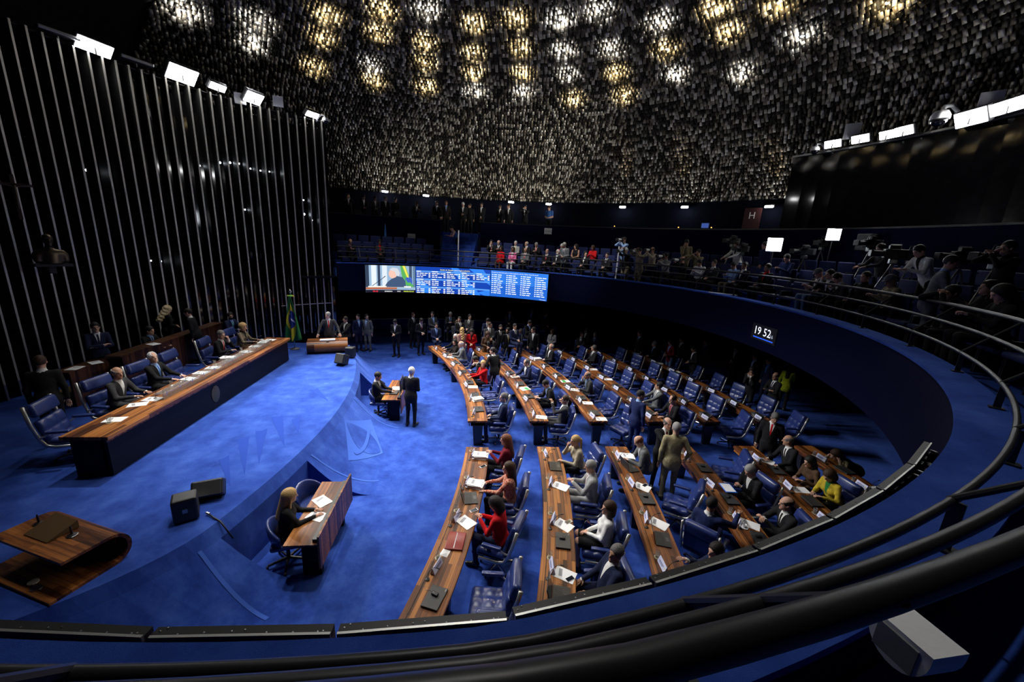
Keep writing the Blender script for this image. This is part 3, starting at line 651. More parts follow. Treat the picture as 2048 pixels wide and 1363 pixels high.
for (blk, k), vl in SEAT.items():
    lo_, po_ = (.22, -.12) if blk == 'far' else (-.44, -.06)
    for i, v in enumerate(vl):
        key = (blk,k,i); w = WHERE(blk,k,i); v0 = v + .12
        p, r = ondesk(k, v0, .17); PLATE.put(p, r + PI + A(RNG.uniform(-12,12)), 'lavender name plate, ' + w, 'name plates on the senate desks')
        p, r = ondesk(k, v0 + .17, .13); WGL.put(p, r, 'water glass, ' + w, 'water glasses on the senate desks')
        p, r = ondesk(k, v0 - .2, .12); MIC.put(p, r + A(RNG.uniform(-20,20)), 'gooseneck microphone, ' + w, 'gooseneck microphones on the senate desks')
        if key in open_lap: p, r = ondesk(k, v0 + lo_, .31); LAPO.put(p, r + A(RNG.uniform(-15,15)), 'open black laptop, ' + w, 'laptops on the senate desks')
        elif key not in nolap:
            p, r = ondesk(k, v0 + lo_, .32); LAPC.put(p, r + A(RNG.uniform(-9,9)), 'closed black laptop, ' + w, 'laptops on the senate desks')
            if RNG.random() < .5: p, r = ondesk(k, v0 + lo_ + .03, .31, Z7+.0305); MOUSE.put((p[0],p[1],p[2]), r + A(RNG.uniform(-40,40)), 'black mouse on closed laptop, ' + w, 'computer mice')
        if key in many: p, r = ondesk(k, v0 + po_, .34); PAPS.put(p, r + A(RNG.uniform(-20,20)), 'tall stack of white papers, ' + w, 'paper stacks')
        elif key in few: p, r = ondesk(k, v0 + po_, .34); (PAP2 if RNG.random() < .5 else PAP1).put(p, r + A(RNG.uniform(-30,30)), 'loose white papers, ' + w, 'loose papers on the desks')
for blk, k, i, d in [('near',1,2,.12),('near',1,3,-.02),('near',2,1,.1),('near',0,1,-.62),('far',0,4,.2),('near',0,0,-.3)]:
    p, r = ondesk(k, SEAT[(blk,k)][i] + d, .42, Z7); PHONE.put(p, r + A(40), 'mobile phone lying on desk, ' + WHERE(blk,k,i), 'mobile phones')
# red leather folder on the near front desk
p, r = ondesk(0, SEAT[('near',0)][2] - .38, .29); t = thing('leather_folder', 'dark red leather folder on the nearest front row desk', 'folder', p, r + A(4)); 
MB().rbox((0,0,.014), (.36,.27,.028), .01, 2).build('cover', mat('red_leather', (.22,.012,.010), .35), t, smooth='auto'); MB().rbox((0,.0,.0295), (.32,.012,.004), .002, 1).build('zip', GREYM, t)
p, r = ondesk(3, SEAT[('near',3)][1] - .04, .42, Z7+.06); t = thing('blue_folder', 'bright blue plastic folder held at the fourth near desk row', 'folder', p, r); MB().box((0,0,0), (.3,.22,.008)).build('cover', mat('bright_blue', (.02,.16,.8), .4), t); MB().box((0,0,.005), (.26,.19,.003)).build('sheets', PAPER, t)
p, r = ondesk(2, SEAT[('far',2)][3] - .3, .33); t = thing('green_folder', 'folder with green and yellow print on third far desk row', 'folder', p, r); MB().box((0,0,.004), (.22,.3,.008)).build('cover', PAPER, t); MB().box((.0,.05,.0085), (.2,.12,.001)).build('green_print', mat('print_green', (.03,.3,.06), .6), t)
p, r = ondesk(1, SEAT[('far',1)][2] - .1, .36); t = thing('green_folder', 'folder with green print beside a black suited man, second row', 'folder', p, r + .3); MB().box((0,0,.004), (.22,.3,.008)).build('cover', PAPER, t); MB().box((.0,-.05,.0085), (.2,.12,.001)).build('green_print', mat('print_green', (.03,.3,.06), .6), t)
p, r = ondesk(5, SEAT[('far',5)][4], .3); t = thing('green_folder', 'bright green papers on the rearmost far desk row', 'folder', p, r); MB().box((0,0,.004), (.22,.3,.008)).build('cover', PAPER, t); MB().box((.0,.05,.0085), (.2,.14,.001)).build('green_print', mat('print_lime', (.2,.55,.02), .6), t)
p, r = ondesk(3, SEAT[('near',3)][2] - .05, .2, Z7); t = thing('coffee_cup', 'white coffee cup on saucer before the balding man', 'cup', p, r)
MB().lathe([(.065,.006),(.07,.012),(.03,.004),(.001,.004)], n=16).build('saucer', WHITEP, t); MB().lathe([(.022,.01),(.038,.06),(.035,.06),(.02,.016),(.001,.016)], n=16).build('cup', WHITEP, t, smooth='auto'); MB().tube([(.036,0,.05),(.055,0,.045),(.052,0,.028),(.033,0,.022)], .004, 6).build('handle', WHITEP, t)
p, r = ondesk(0, SEAT[('near',0)][2] - .62, .2); t = thing('napkin', 'crumpled white napkin beside the red leather folder', 'napkin', p, r); MB().hexa([(-.07,-.05,0),(.06,-.07,0),(.08,.05,0),(-.05,.07,0),(-.02,-.03,.03),(.02,-.02,.012),(.03,.02,.035),(-.01,.03,.02)]).build('paper', PAPER, t)
# ================================================================ on the dais
NUM1 = ['','first','second','third','fourth','fifth','sixth','seventh','eighth','ninth','tenth','eleventh','twelfth','thirteenth','fourteenth','fifteenth','sixteenth','seventeenth','eighteenth','nineteenth']
def nth(n):
    if n < 20: return NUM1[n]
    t = {2:'twent',3:'thirt',4:'fort',5:'fift',6:'sixt',7:'sevent'}[n//10]
    return t + 'ieth' if n % 10 == 0 else t + 'y-' + NUM1[n % 10]
NAVYL = mat('navy_lacquer', (.004,.005,.012), .6, spec=.15)
GOLD = mat('brass', (.55,.40,.16), .4, .8)
DU0, DU1, DV0, DV1, DZ = -5.38, -4.66, -3.42, 3.35, 1.76
t = thing('presiding_desk', 'long rosewood presiding desk with navy front panel on the dais', 'desk', (-5.0, 0, ZD))
def dtop():
    m = MB(); P = [(DV0,0),(DV1,0)]
    m.add([(DU0+5,DV0,.70),(DU1+5,DV0,.70),(DU1+5,DV1,.70),(DU0+5,DV1,.70),(DU0+5,DV0,.76),(DU1+5,DV0,.76),(DU1+5,DV1,.76),(DU0+5,DV1,.76)],
        [(3,2,1,0),(4,5,6,7),(0,1,5,4),(1,2,6,5),(2,3,7,6),(3,0,4,7)], [(p[1], p[0]) for p in ((0,DV0),(.72,DV0),(.72,DV1),(0,DV1))*2])
    return m
dtop().build('desktop', WOOD, t)
MB().box((DU1+5-.10, (DV0+DV1)/2, .36), (.05, DV1-DV0-.12, .68)).build('front_panel', NAVYL, t)
for v in (DV0+.1, -1.1, 1.1, DV1-.1): MB().box((-.06, v, .35), (.45, .09, .70)).build('leg', NAVYL, t)
MB().box((DU1+5-.09, (DV0+DV1)/2, .665), (.04, DV1-DV0-.1, .07)).build('edge_band', WOODO, t)
c = MB().lathe([(.001,0),(.13,.002),(.15,.012),(.10,.018),(.06,.024),(.001,.026)], n=20, M=Matrix.Diagonal((1,1.35,1)).to_3x3()).build('crest', mat('crest_bronze', (.10,.085,.045), .5, .7), t, (DU1+5-.076, -.55, .36)); c.rotation_euler = (PI/2, 0, PI/2)
ray_ = MB()
for i in range(10): a = 2*PI*i/10; ray_.tube([(.10*math.cos(a), .135*math.sin(a), .012), (.155*math.cos(a), .21*math.sin(a), .006)], .012, 5, .004)
ray_.build('crest_leaf', mat('crest_bronze', (.10,.085,.045), .5, .7), c)
# low glass document rail along its front edge
t = thing('glass_rail', 'low glass rail on chrome posts along the presiding desk edge', 'glass rail', (-4.86, .3, DZ))
MB().box((0,0,.07), (.008,4.4,.11)).build('pane', GLASS, t); MB().box((-.08,0,.128), (.2,4.4,.007)).build('shelf', GLASS, t)
for i in range(12): MB().tube([(0,-2.1+i*.382,0),(0,-2.1+i*.382,.15)], .009, 8).build('post', CHROME, t)
DCH = make_chair('dais_chair', 1.12, 1.14); DCHP = Proto(DCH)
def datd(px, py, z=1.78): return at(px, py, z)
DSEAT = {}
for nm, px, py, z, yaw, lab in [('a',118,835,1.75,14,'empty blue leather armchair at the near end of the presiding desk'),('b',212,790,1.75,-4,'blue leather armchair under the grey suited man on the dais'),('c',268,755,1.75,-2,'blue leather armchair under the white haired man on the dais'),
    ('d',355,730,1.75,3,'empty blue leather armchair between occupied ones on the dais'),('e',402,700,1.75,6,'blue leather armchair of the man resting chin on hand, dais'),('f',448,682,1.72,0,'blue leather armchair of the curly haired woman on the dais')]:
    x, y = at(px, py, z); x = -5.95 if nm != 'a' else -5.85; DSEAT[nm] = (x, y); DCHP.put((x, y, ZD), face(1, 0) + A(yaw), lab, 'armchairs at the presiding desk')
for i, (px, py, kind, yaw) in enumerate([(229,838,1,20),(262,808,1,35),(305,797,1,10),(365,757,2,0),(392,745,2,10),(440,718,6,5),(425,735,2,20),(492,703,2,0),(508,692,1,15),(540,679,1,5)]):
    x, y = at(px, py, DZ); x = min(max(x, DU0+.18), DU1-.32); {1:PAP1,2:PAP2,6:PAPS}[kind].put((x, y, DZ+.001), A(yaw+90), 'white papers on the presiding desk, %s lot from the near end' % ORD[i], 'papers on the presiding desk')
for i, (px, py) in enumerate([(219,845),(333,770),(420,728),(478,702)]): x, y = at(px, py, DZ); WGL.put((min(max(x,DU0+.1),DU1-.3), y, DZ), 0, 'water glass on the presiding desk, %s from the near end' % ORD[i], 'glasses on the presiding desk')
for i, (px, py) in enumerate([(303,800),(365,765),(445,722),(500,690)]): x, y = at(px, py, DZ); MIC.put((min(max(x,DU0+.1),DU1-.28), y+.1, DZ), face(-1,0)+PI*0, 'gooseneck microphone on presiding desk, %s from the near end' % ORD[i], 'microphones on the presiding desk')
x, y = at(516, 682, DZ); t = thing('coffee_cup', 'white coffee cup near the far end of the presiding desk', 'cup', (min(max(x,DU0+.1),DU1-.1), y, DZ)); MB().lathe([(.075,.006),(.08,.012),(.03,.004),(.001,.004)], n=16).build('saucer', WHITEP, t); MB().lathe([(.025,.01),(.045,.07),(.04,.07),(.02,.016),(.001,.016)], n=16).build('cup', WHITEP, t, smooth='auto')
x, y = at(528, 684, DZ); t = thing('black_folder', 'black folder at the far end of the presiding desk', 'folder', (min(max(x,DU0+.15),DU1-.15), y, DZ), .1); MB().box((0,0,.01), (.3,.45,.02)).build('cover', BLACK, t); MB().box((0,0,.022), (.25,.4,.004)).build('sheets', PAPER, t)
# second bench behind
t = thing('rear_bench', 'dark wooden bench front behind the presiding desk', 'bench', (-7.45, 2.5, ZD)); MB().box((.0,0,.45), (.06,4.1,.9)).build('front_panel', WOODD, t); MB().box((-.14,0,.92), (.36,4.2,.04)).build('top', WOODD, t)
for v in (-2,2): MB().box((-.15,v,.45), (.25,.06,.9)).build('end_panel', WOODD, t)
t = thing('rear_bench', 'dark wooden side counter with papers left of the rear bench', 'bench', (-7.75, .0, ZD)); MB().box((0,0,.4), (.05,1.1,.8)).build('front_panel', WOODD, t); MB().box((-.15,0,.82), (.36,1.15,.04)).build('top', WOODD, t)
PAP2.put((-7.85, -.25, ZD+.841), .3, 'white papers on the dark side counter', 'papers behind the presiding desk'); PAP1.put((-7.8, .2, ZD+.841), 1.2, 'single sheet at the right of the dark side counter', 'papers behind the presiding desk'); PAP1.put((-7.5, 1.6, ZD+.942), 1.4, 'sheet of paper on the rear bench top', 'papers behind the presiding desk')
# brass floor pot
x, y = at(152, 790, 1.1); t = thing('brass_bowl', 'dark brass bowl on the dais behind the grey suited man', 'bowl', (x, y, ZD)); MB().lathe([(.1,0),(.2,.04),(.26,.15),(.24,.26),(.22,.26),(.2,.1),(.001,.08)], n=20).build('bowl', mat('dark_brass', (.22,.15,.06), .35, .9), t, smooth='auto'); MB().lathe([(.24,.25),(.27,.26),(.24,.28)], n=20).build('rim', GOLD, t)
# lecterns: a curled rosewood board
def lectern(label, loc, ang, w, far):
    t = thing('lectern', label, 'lectern', (loc[0], loc[1], ZD), ang); r, th, h = .20, .035, .42; out = [(-.48,0),(.1,0)]; 
    arc = [(.1 + r*1.05*math.cos(a), .21 + .21*math.sin(a)) for a in np.linspace(-PI/2, PI/2, 12)]; inn = [(.1 + (r-th)*math.cos(a), .21 + (.21-th)*math.sin(a)) for a in np.linspace(PI/2, -PI/2, 12)]
    P = [(-.5,0)] + arc + [(-.34,h+.01),(-.34,h+.01-th)] + inn + [(-.5,th)]
    MB().prism(P, w, lambda x, y, d: (d - w/2, x, y)).build('shell', WOODO, t, smooth=False)
    return t
la = math.atan2(.45, -1.1)
nl = lectern('empty curled rosewood lectern at the near left of the dais', (-3.78, -5.2), math.atan2(.93,.37) - PI/2, 1.25, False)
MB().hexa([(-.32,-.2,.43),(.1,-.2,.43),(.1,.1,.43),(-.32,.1,.43),(-.32,-.2,.44),(.1,-.2,.44),(.1,.1,.53),(-.32,.1,.53)]).build('reading_stand', mat('brown_leather', (.09,.05,.02), .5), nl)
for x in (-.42, .2): m_ = MB().lathe([(.045,.43),(.045,.442),(.012,.45),(.012,.52),(.006,.56)], n=12).build('microphone_mount', BLACK, nl, (x, -.02, 0)); MB().lathe([(.05,.431),(.055,.434),(.05,.437)], n=12).build('ring', GREYM, m_)
MB().lathe([(.001,.036),(.05,.036),(.05,.05),(.001,.05)], n=12).build('floor_socket', PAPERC, nl, (.1,-.38,0)); MB().lathe([(.001,.036),(.05,.036),(.05,.045),(.001,.045)], n=12).build('floor_socket', GREYM, nl, (.24,-.42,0))
fl_ = lectern('curled rosewood lectern before the man in the grey suit speaking', (-3.86, 4.42), math.atan2(-.96,.28) - PI/2, 1.33, True)
MB().hexa([(-.25,-.2,.432),(.25,-.2,.432),(.25,.12,.432),(-.25,.12,.432),(-.25,-.2,.436),(.25,-.2,.436),(.25,.12,.47),(-.25,.12,.47)]).build('paper', PAPER, fl_); MB().lathe([(.001,0),(.05,.002),(.05,.008),(.001,.01)], n=12).build('crest', GREYM, fl_, (0,.14,.432))
MB().tube([(-.35,0,.42),(-.3,-.1,.62),(-.22,-.2,.78)], .006, 6).build('gooseneck', BLACK, fl_)
# stage monitors
def monitor(label, loc, rz, tilt, w=.3, h=.34, d=.28, gm=None):
    t = thing('stage_monitor', label, 'loudspeaker', loc, rz); o = MB().rbox((0,0,0), (w,d,h), .03, 2).build('cabinet', BLACK, t, (0,0,h/2+.02)); o.rotation_euler = (A(tilt),0,0)
    g = MB().rbox((0,d/2+.004,0), (w*.86,.012,h*.86), .005, 1).build('grille', gm or mat('speaker_grille', (.02,.02,.021), .7), o); MB().box((0,-d/2-.005,0), (.06,.01,.06)).build('socket', GREYM, o)
    MB().box((0,0,.012), (w*.8,d*.8,.024)).build('foot', BLACK, t)
x, y = at(378,1035,1.0); monitor('upright black stage monitor at the near edge of the dais', (x-.02, y, ZD), A(30), 0, .3, .36, .26)
x, y = at(408,1005,1.05); monitor('tilted stage monitor with grey grille at the near dais edge', (x-.05, y+.22, ZD), A(200), 35, .42, .26, .24, GREYM)
x, y = at(693,728,1.0); monitor('tilted black stage monitor by the far lectern', (x-.12, y-.05, ZD), A(160), 25, .34, .34, .3)
x, y = at(701,716,1.0); monitor('upright black stage monitor behind the tilted one, far lectern', (x-.02, y+.1, ZD), A(170), 0, .3, .36, .24)
x, y = at(430,1020,1.02); t = thing('cable', 'black cable hanging over the dais edge near the monitor', 'cable', (0,0,0)); 
pts = [(-2.62,-4.42,1.03),(-2.5,-4.5,1.02),(-2.38,-4.56,1.0),(-2.3,-4.6,.92),(-2.2,-4.62,.75)]; MB().tube(pts, .012, 6).build('cord', BLACK, t, smooth=True); MB().tube([(-2.66,-4.40,1.03),(-2.6,-4.43,1.03)], .018, 6).build('plug', GREYM, t)
# stenographers' tables with a tall front board
def steno(label, v0, v1, u0, u1):
    t = thing('stenographer_table', label, 'table', ((u0+u1)/2, (v0+v1)/2, 0)); w = v1-v0; d = u1-u0
    MB().add([(-d/2,-w/2,.70),(d/2,-w/2,.70),(d/2,w/2,.70),(-d/2,w/2,.70),(-d/2,-w/2,.73),(d/2,-w/2,.73),(d/2,w/2,.73),(-d/2,w/2,.73)], [(3,2,1,0),(4,5,6,7),(0,1,5,4),(1,2,6,5),(2,3,7,6),(3,0,4,7)], [(p[1],p[0]) for p in ((-d/2,-w/2),(d/2,-w/2),(d/2,w/2),(-d/2,w/2))*2]).build('tabletop', WOOD, t)
    MB().box((d/2+.015,0,.6), (.03,w+.04,.56)).build('front_board', WOODO, t); MB().box((d/2-.05,0,.76), (.09,w-.1,.05)).build('equipment_channel', BLACKM, t)
    for s in (-1,1): MB().box((.05,s*(w/2-.25),.35), (.28,.08,.70)).build('leg', NAVYL, t)
    return t
steno('rosewood stenographer table with blonde woman, near recess of the dais', -4.78, -3.2, -1.44, -.95)
steno('rosewood stenographer table beside the standing grey haired man', .66, 2.27, -1.2, -.68)
def bucket():
    t = thing('bucket_chair', 'chair', 'chair'); MB().rbox((0,.03,.44), (.5,.46,.09), .04, 2, 3).build('seat', LEATHER, t, smooth=True)
    m = MB(); n = 16; A0, A1 = A(200), A(340); V = []
    for i in range(n+1):
        a = A0 + (A1-A0)*i/n; hh = .80 - .16*abs(i/n-.5)**2*4
        for (rr, z) in ((.25,.42),(.30,.6),(.31,hh),(.285,hh+.02),(.26,hh),(.25,.6),(.22,.46)): V.append((rr*math.cos(a), .05 + rr*math.sin(a)*1.0, z))
    F = [(i*7+k, i*7+(k+1) % 7, (i+1)*7+(k+1) % 7, (i+1)*7+k) for i in range(n) for k in range(7)] + [tuple(range(7)), tuple(n*7+k for k in range(6,-1,-1))]
    m.add(V, F).build('backrest', LEATHER, t, smooth=True)
    MB().lathe([(.03,.06),(.03,.38),(.12,.395)], n=12).build('pedestal', BLACKM, t); b = MB()
    for i in range(5): aa = 2*PI*i/5; b.tube([(0,0,.085),(.29*math.cos(aa),.29*math.sin(aa),.06)], .026, 6, .018)
    b = b.build('star_base', BLACKM, t)
    for i in range(5): aa = 2*PI*i/5; MB().lathe([(.001,-.016),(.028,-.014),(.028,.014),(.001,.016)], n=10, M=Matrix.Rotation(PI/2,3,'X')).build('caster', BLACK, b, (.3*math.cos(aa),.3*math.sin(aa),.029))
    return t
BKT = Proto(bucket())
BKT.put((-1.62,-4.28,0), face(1,.25), 'rounded blue swivel chair of the blonde stenographer', 'stenographers\' chairs'); BKT.put((-1.55,-3.42,0), face(.9,-.5), 'empty rounded blue swivel chair beside the blonde stenographer', 'stenographers\' chairs')
BKT.put((-1.42,1.25,0), face(1,0), 'rounded blue swivel chair of the suited stenographer, far recess', 'stenographers\' chairs'); BKT.put((-1.45,1.95,0), face(1,-.3), 'empty rounded blue swivel chair in the far recess', 'stenographers\' chairs')
PAP2.put((-1.25,-3.75,.731), A(60), 'open white papers the blonde stenographer reads', 'papers on stenographer tables'); PAP1.put((-1.2,-4.12,.731), A(80), 'single sheet under the blonde stenographer\'s hands', 'papers on stenographer tables'); PAP2.put((-.95,1.55,.731), A(20), 'white papers on the far stenographer table', 'papers on stenographer tables')
LAPC.put((-.95,1.2,.731), A(90), 'closed black laptop on the far stenographer table', 'laptops')
t = thing('monitor', 'thin black monitor standing on the far stenographer table', 'monitor', (-.75,1.3,.731), A(90)); MB().rbox((0,0,.26), (.5,.03,.34), .008, 1).build('screen', BLACK, t); MB().box((0,.03,.06), (.05,.03,.12)).build('stand', BLACK, t); MB().box((0,.02,.006), (.2,.15,.012)).build('foot', BLACK, t)
# flag on its pole
x, y = at(592, 697, 1.0); x, y = x, min(y, 4.62); t = thing('flag', 'green and yellow national flag draped on a pole on the dais', 'flag', (x, y, ZD))
MB().tube([(0,0,0),(0,0,2.05)], .016, 8).build('pole', GREYM, t); MB().lathe([(.16,0),(.16,.03),(.03,.06),(.02,.1)], n=16).build('stand', GREYM, t); MB().lathe([(.001,2.03),(.04,2.05),(.055,2.1),(.035,2.16),(.001,2.19)], n=12).build('finial', GREYM, t, smooth=True)
MB().lathe([(.02,1.92),(.085,1.93),(.10,1.96),(.05,1.99),(.02,2.0)], n=10).build('rosette', mat('rosette_green', (.12,.35,.03), .7), t)
for a in (-.5,.5): MB().rbox((0,0,0), (.06,.05,.06), .02, 1).build('rosette_bow', mat('flag_yellow_plain', (.75,.55,.03), .7), t, (.09*(1 if a > 0 else -1)*CR[0], .09*(1 if a > 0 else -1)*CR[1], 1.95))
def flagmat():
    m = bpy.data.materials.new('flag_print'); m.use_nodes = True; nt = m.node_tree; b = nt.nodes['Principled BSDF']; b.inputs['Roughness'].default_value = .75; L = nt.links.new
    uv = nt.nodes.new('ShaderNodeTexCoord'); sp = nt.nodes.new('ShaderNodeSeparateXYZ'); L(uv.outputs['UV'], sp.inputs[0])
    def M_(op, a, b_=None, v=None):
        n = nt.nodes.new('ShaderNodeMath'); n.operation = op; L(a, n.inputs[0])
        if b_ is not None: L(b_, n.inputs[1])
        elif v is not None: n.inputs[1].default_value = v
        return n.outputs[0]
    dx = M_('ABSOLUTE', M_('SUBTRACT', sp.outputs[0], v=.5)); dy = M_('ABSOLUTE', M_('SUBTRACT', sp.outputs[1], v=.46))
    rh = M_('LESS_THAN', M_('ADD', M_('MULTIPLY', dx, v=1/.44), M_('MULTIPLY', dy, v=1/.47)), v=1.)
    d2 = M_('ADD', M_('POWER', M_('MULTIPLY', dx, v=1/.27), v=2.), M_('POWER', M_('MULTIPLY', dy, v=1/.20), v=2.)); ci = M_('LESS_THAN', d2, v=1.)
    bd = M_('LESS_THAN', M_('ABSOLUTE', M_('SUBTRACT', M_('ADD', sp.outputs[1], M_('MULTIPLY', sp.outputs[0], v=.55)), v=.75)), v=.022)
    st = M_('MULTIPLY', bd, ci)
    def mx(f, a, c):
        n = nt.nodes.new('ShaderNodeMix'); n.data_type = 'RGBA'; L(f, n.inputs[0])
        if isinstance(a, tuple): n.inputs[6].default_value = (*a,1)
        else: L(a, n.inputs[6])
        n.inputs[7].default_value = (*c,1); return n.outputs[2]
    c = mx(rh, (.015,.16,.035), (.72,.58,.02)); c = mx(ci, c, (.012,.03,.22)); c = mx(st, c, (.8,.8,.85)); L(c, b.inputs['Base Color']); return m
m = MB(); NV, NU = 22, 25; V = []; UV = []
for j in range(NV+1):
    f = j/NV; z = 1.92 - 1.62*f + .1*math.sin(f*3); hw = .035 + .27*f**.8
    for i in range(NU+1):
        s = i/NU - .5; fold = (.03+.035*f)*math.sin(s*PI*5 + f*2) ; a = s*2*hw
        V.append((a*CR[0] - CF[0]*(fold+.06) , a*CR[1] - CF[1]*(fold+.06), z + .16*(s)*f)); UV.append((i/NU, 1-f))
m.add(V, [(j*(NU+1)+i, j*(NU+1)+i+1, (j+1)*(NU+1)+i+1, (j+1)*(NU+1)+i) for j in range(NV) for i in range(NU)], UV); fo = m.build('cloth', flagmat(), t, smooth=True); md = fo.modifiers.new('thick', 'SOLIDIFY'); md.thickness = .006
# ================================================================ LED walls on the balcony front
_TS = bpy.data.scenes.new('lettering')
def txt(s, size, fn, m, name, parent, align='LEFT'):
    cu = bpy.data.curves.new('t', 'FONT'); cu.body = s; cu.size = size; cu.align_x = align; cu.resolution_u = 2; o = bpy.data.objects.new('t', cu); _TS.collection.objects.link(o)
    vl = _TS.view_layers[0]; vl.update(); me = bpy.data.meshes.new_from_object(o.evaluated_get(vl.depsgraph)); bpy.data.objects.remove(o); bpy.data.curves.remove(cu)
    for v in me.vertices: v.co = fn(v.co.x, v.co.y)
    me.materials.clear(); me.materials.append(m); me.name = name
    return obj(name, me, parent)
LED = lambda n, c, s=1.0: mat('led_' + n, (0,0,0), .6, emit=c, es=s)
a_l = math.atan2(*reversed(at_r(730,530,8.72)[:2])); a_r = math.atan2(*reversed(at_r(1097,548,8.72)[:2])); LW_, LZ0, LZ1 = (a_l - a_r)*8.72, 2.70, 3.90
x, y = 8.75*math.cos((a_l+a_r)/2), 8.75*math.sin((a_l+a_r)/2); led = thing('led_screen', 'wide curved LED screen on the far balcony front showing speaker and lists', 'screen', (x, y, LZ0)); LO = (x, y)
NC = 12
for i in range(NC):
    a0, a1 = a_l + (a_r-a_l)*i/NC, a_l + (a_r-a_l)*(i+1)/NC
    MB().sweep((-x,-y), [(8.74,0),(8.74,1.2),(8.92,1.2),(8.92,0)], a0, a1 + .0006, 1).build('cabinet', BLACKM, led)
def scr(fx, fy, off=0.):
    a = a_l + (a_r-a_l)*fx; r = 8.735 - off; return (r*math.cos(a) - LO[0], r*math.sin(a) - LO[1], (LZ1-LZ0)*fy)
def rect(x0, y0, x1, y1, m, name, off=.002, n=None):
    n = n or max(1, int(abs(x1-x0)*40)); q = MB()
    for i in range(n): u0, u1 = x0 + (x1-x0)*i/n, x0 + (x1-x0)*(i+1)/n; q.add([scr(u0,y0,off), scr(u1,y0,off), scr(u1,y1,off), scr(u0,y1,off)], [(0,1,2,3)])
    return q
def poly(pts, m, name, off): q = MB(); q.add([scr(a, b, off) for a, b in pts], [tuple(range(len(pts)))]); return q.build(name, m, led, fix=False)
def streak(pts, m, name, off):
    q = MB(); (ax_, ay), (bx, by), (cx_, cy_), (dx_, dy_) = pts; n1, n2 = 5, 8
    P = lambda s, t: ((ax_*(1-s)+bx*s)*(1-t) + (dx_*(1-s)+cx_*s)*t, (ay*(1-s)+by*s)*(1-t) + (dy_*(1-s)+cy_*s)*t)
    for i in range(n1):
        for j in range(n2): q.add([scr(*P(u/n1, v/n2), off) for u, v in ((i,j),(i+1,j),(i+1,j+1),(i,j+1))], [(0,1,2,3)])
    return q.build(name, m, led, fix=False)
def R_(x0,y0,x1,y1,m,name,off=.002): return rect(x0,y0,x1,y1,m,name,off).build(name, m, led, fix=False)
E_ = lambda cx, cy, rx, ry, n=18: [(cx + rx*math.cos(2*PI*i/n), cy + ry*math.sin(2*PI*i/n)) for i in range(n)]
# video picture of the speaker
R_(0,.0,.258,1,LED('video_sky',(.30,.45,.62)),'video_background')
for x0, x1, c in [(.0,.018,(.03,.05,.09)),(.03,.055,(.75,.82,.9)),(.062,.075,(.03,.05,.1)),(.085,.11,(.7,.78,.9)),(.225,.24,(.05,.08,.14)),(.245,.258,(.12,.2,.32))]: R_(x0,.2,x1,1,LED('video_bar%.3f' % x0,c),'video_column',.003)
poly([(.178,1),(.205,1),(.235,.45),(.25,.2),(.195,.3)], LED('video_green',(.10,.42,.10)), 'video_flag', .004); poly([(.19,1),(.203,1),(.228,.5),(.215,.55)], LED('video_yellow',(.85,.75,.1)), 'video_flag_stripe', .005); poly(E_(.222,.42,.02,.2), LED('video_blue',(.05,.12,.5)), 'video_flag_disc', .005)
poly([(.095,.2),(.11,.38),(.135,.52),(.16,.62),(.19,.58),(.205,.42),(.208,.2)], LED('video_suit',(.05,.09,.18)), 'video_jacket', .006); poly([(.13,.3),(.137,.54),(.152,.58),(.146,.3)], LED('video_shirt',(.8,.85,.95)), 'video_shirt', .007); poly([(.136,.3),(.14,.52),(.146,.52),(.146,.3)], LED('video_tie',(.55,.02,.04)), 'video_tie', .008)
poly(E_(.14,.70,.022,.17), LED('video_skin',(.85,.52,.42)), 'video_face', .008); poly([(.122,.86),(.14,.93),(.165,.9),(.177,.74),(.17,.6),(.155,.66),(.152,.78),(.13,.82)], LED('video_hair',(.62,.65,.70)), 'video_hair', .009)
R_(0.012,.19,.235,.24,LED('video_desk_edge',(.85,.85,.8)),'video_desk_edge',.009); R_(0,.12,.16,.19,LED('video_desk',(.45,.12,.05)),'video_desk',.009); poly([(.03,.24),(.08,.5),(.1,.62),(.103,.6),(.035,.24)], LED('video_mic',(.02,.02,.03)), 'video_microphone', .01)
R_(0,0,.258,.10,LED('black',(.01,.01,.02)),'video_footer',.009)
T_ = lambda s, x0, y0, h, m, nm: txt(s, h*1.35, lambda a, b: scr(x0 + a/LW_, y0 + b/1.2, .012), m, nm, led)
LWH = LED('white',(1,1,1),1.3)
T_('03:43',.035,.015,.075,LED('red',(1,.03,.03),1.4),'timer_text'); T_('29/08/2016',.095,.02,.055,LWH,'date_text'); T_('19:51',.16,.02,.055,LWH,'time_text'); T_('PRESENTES 81',.195,.02,.055,LED('lime',(.8,1,.1),1.2),'attendance_text')
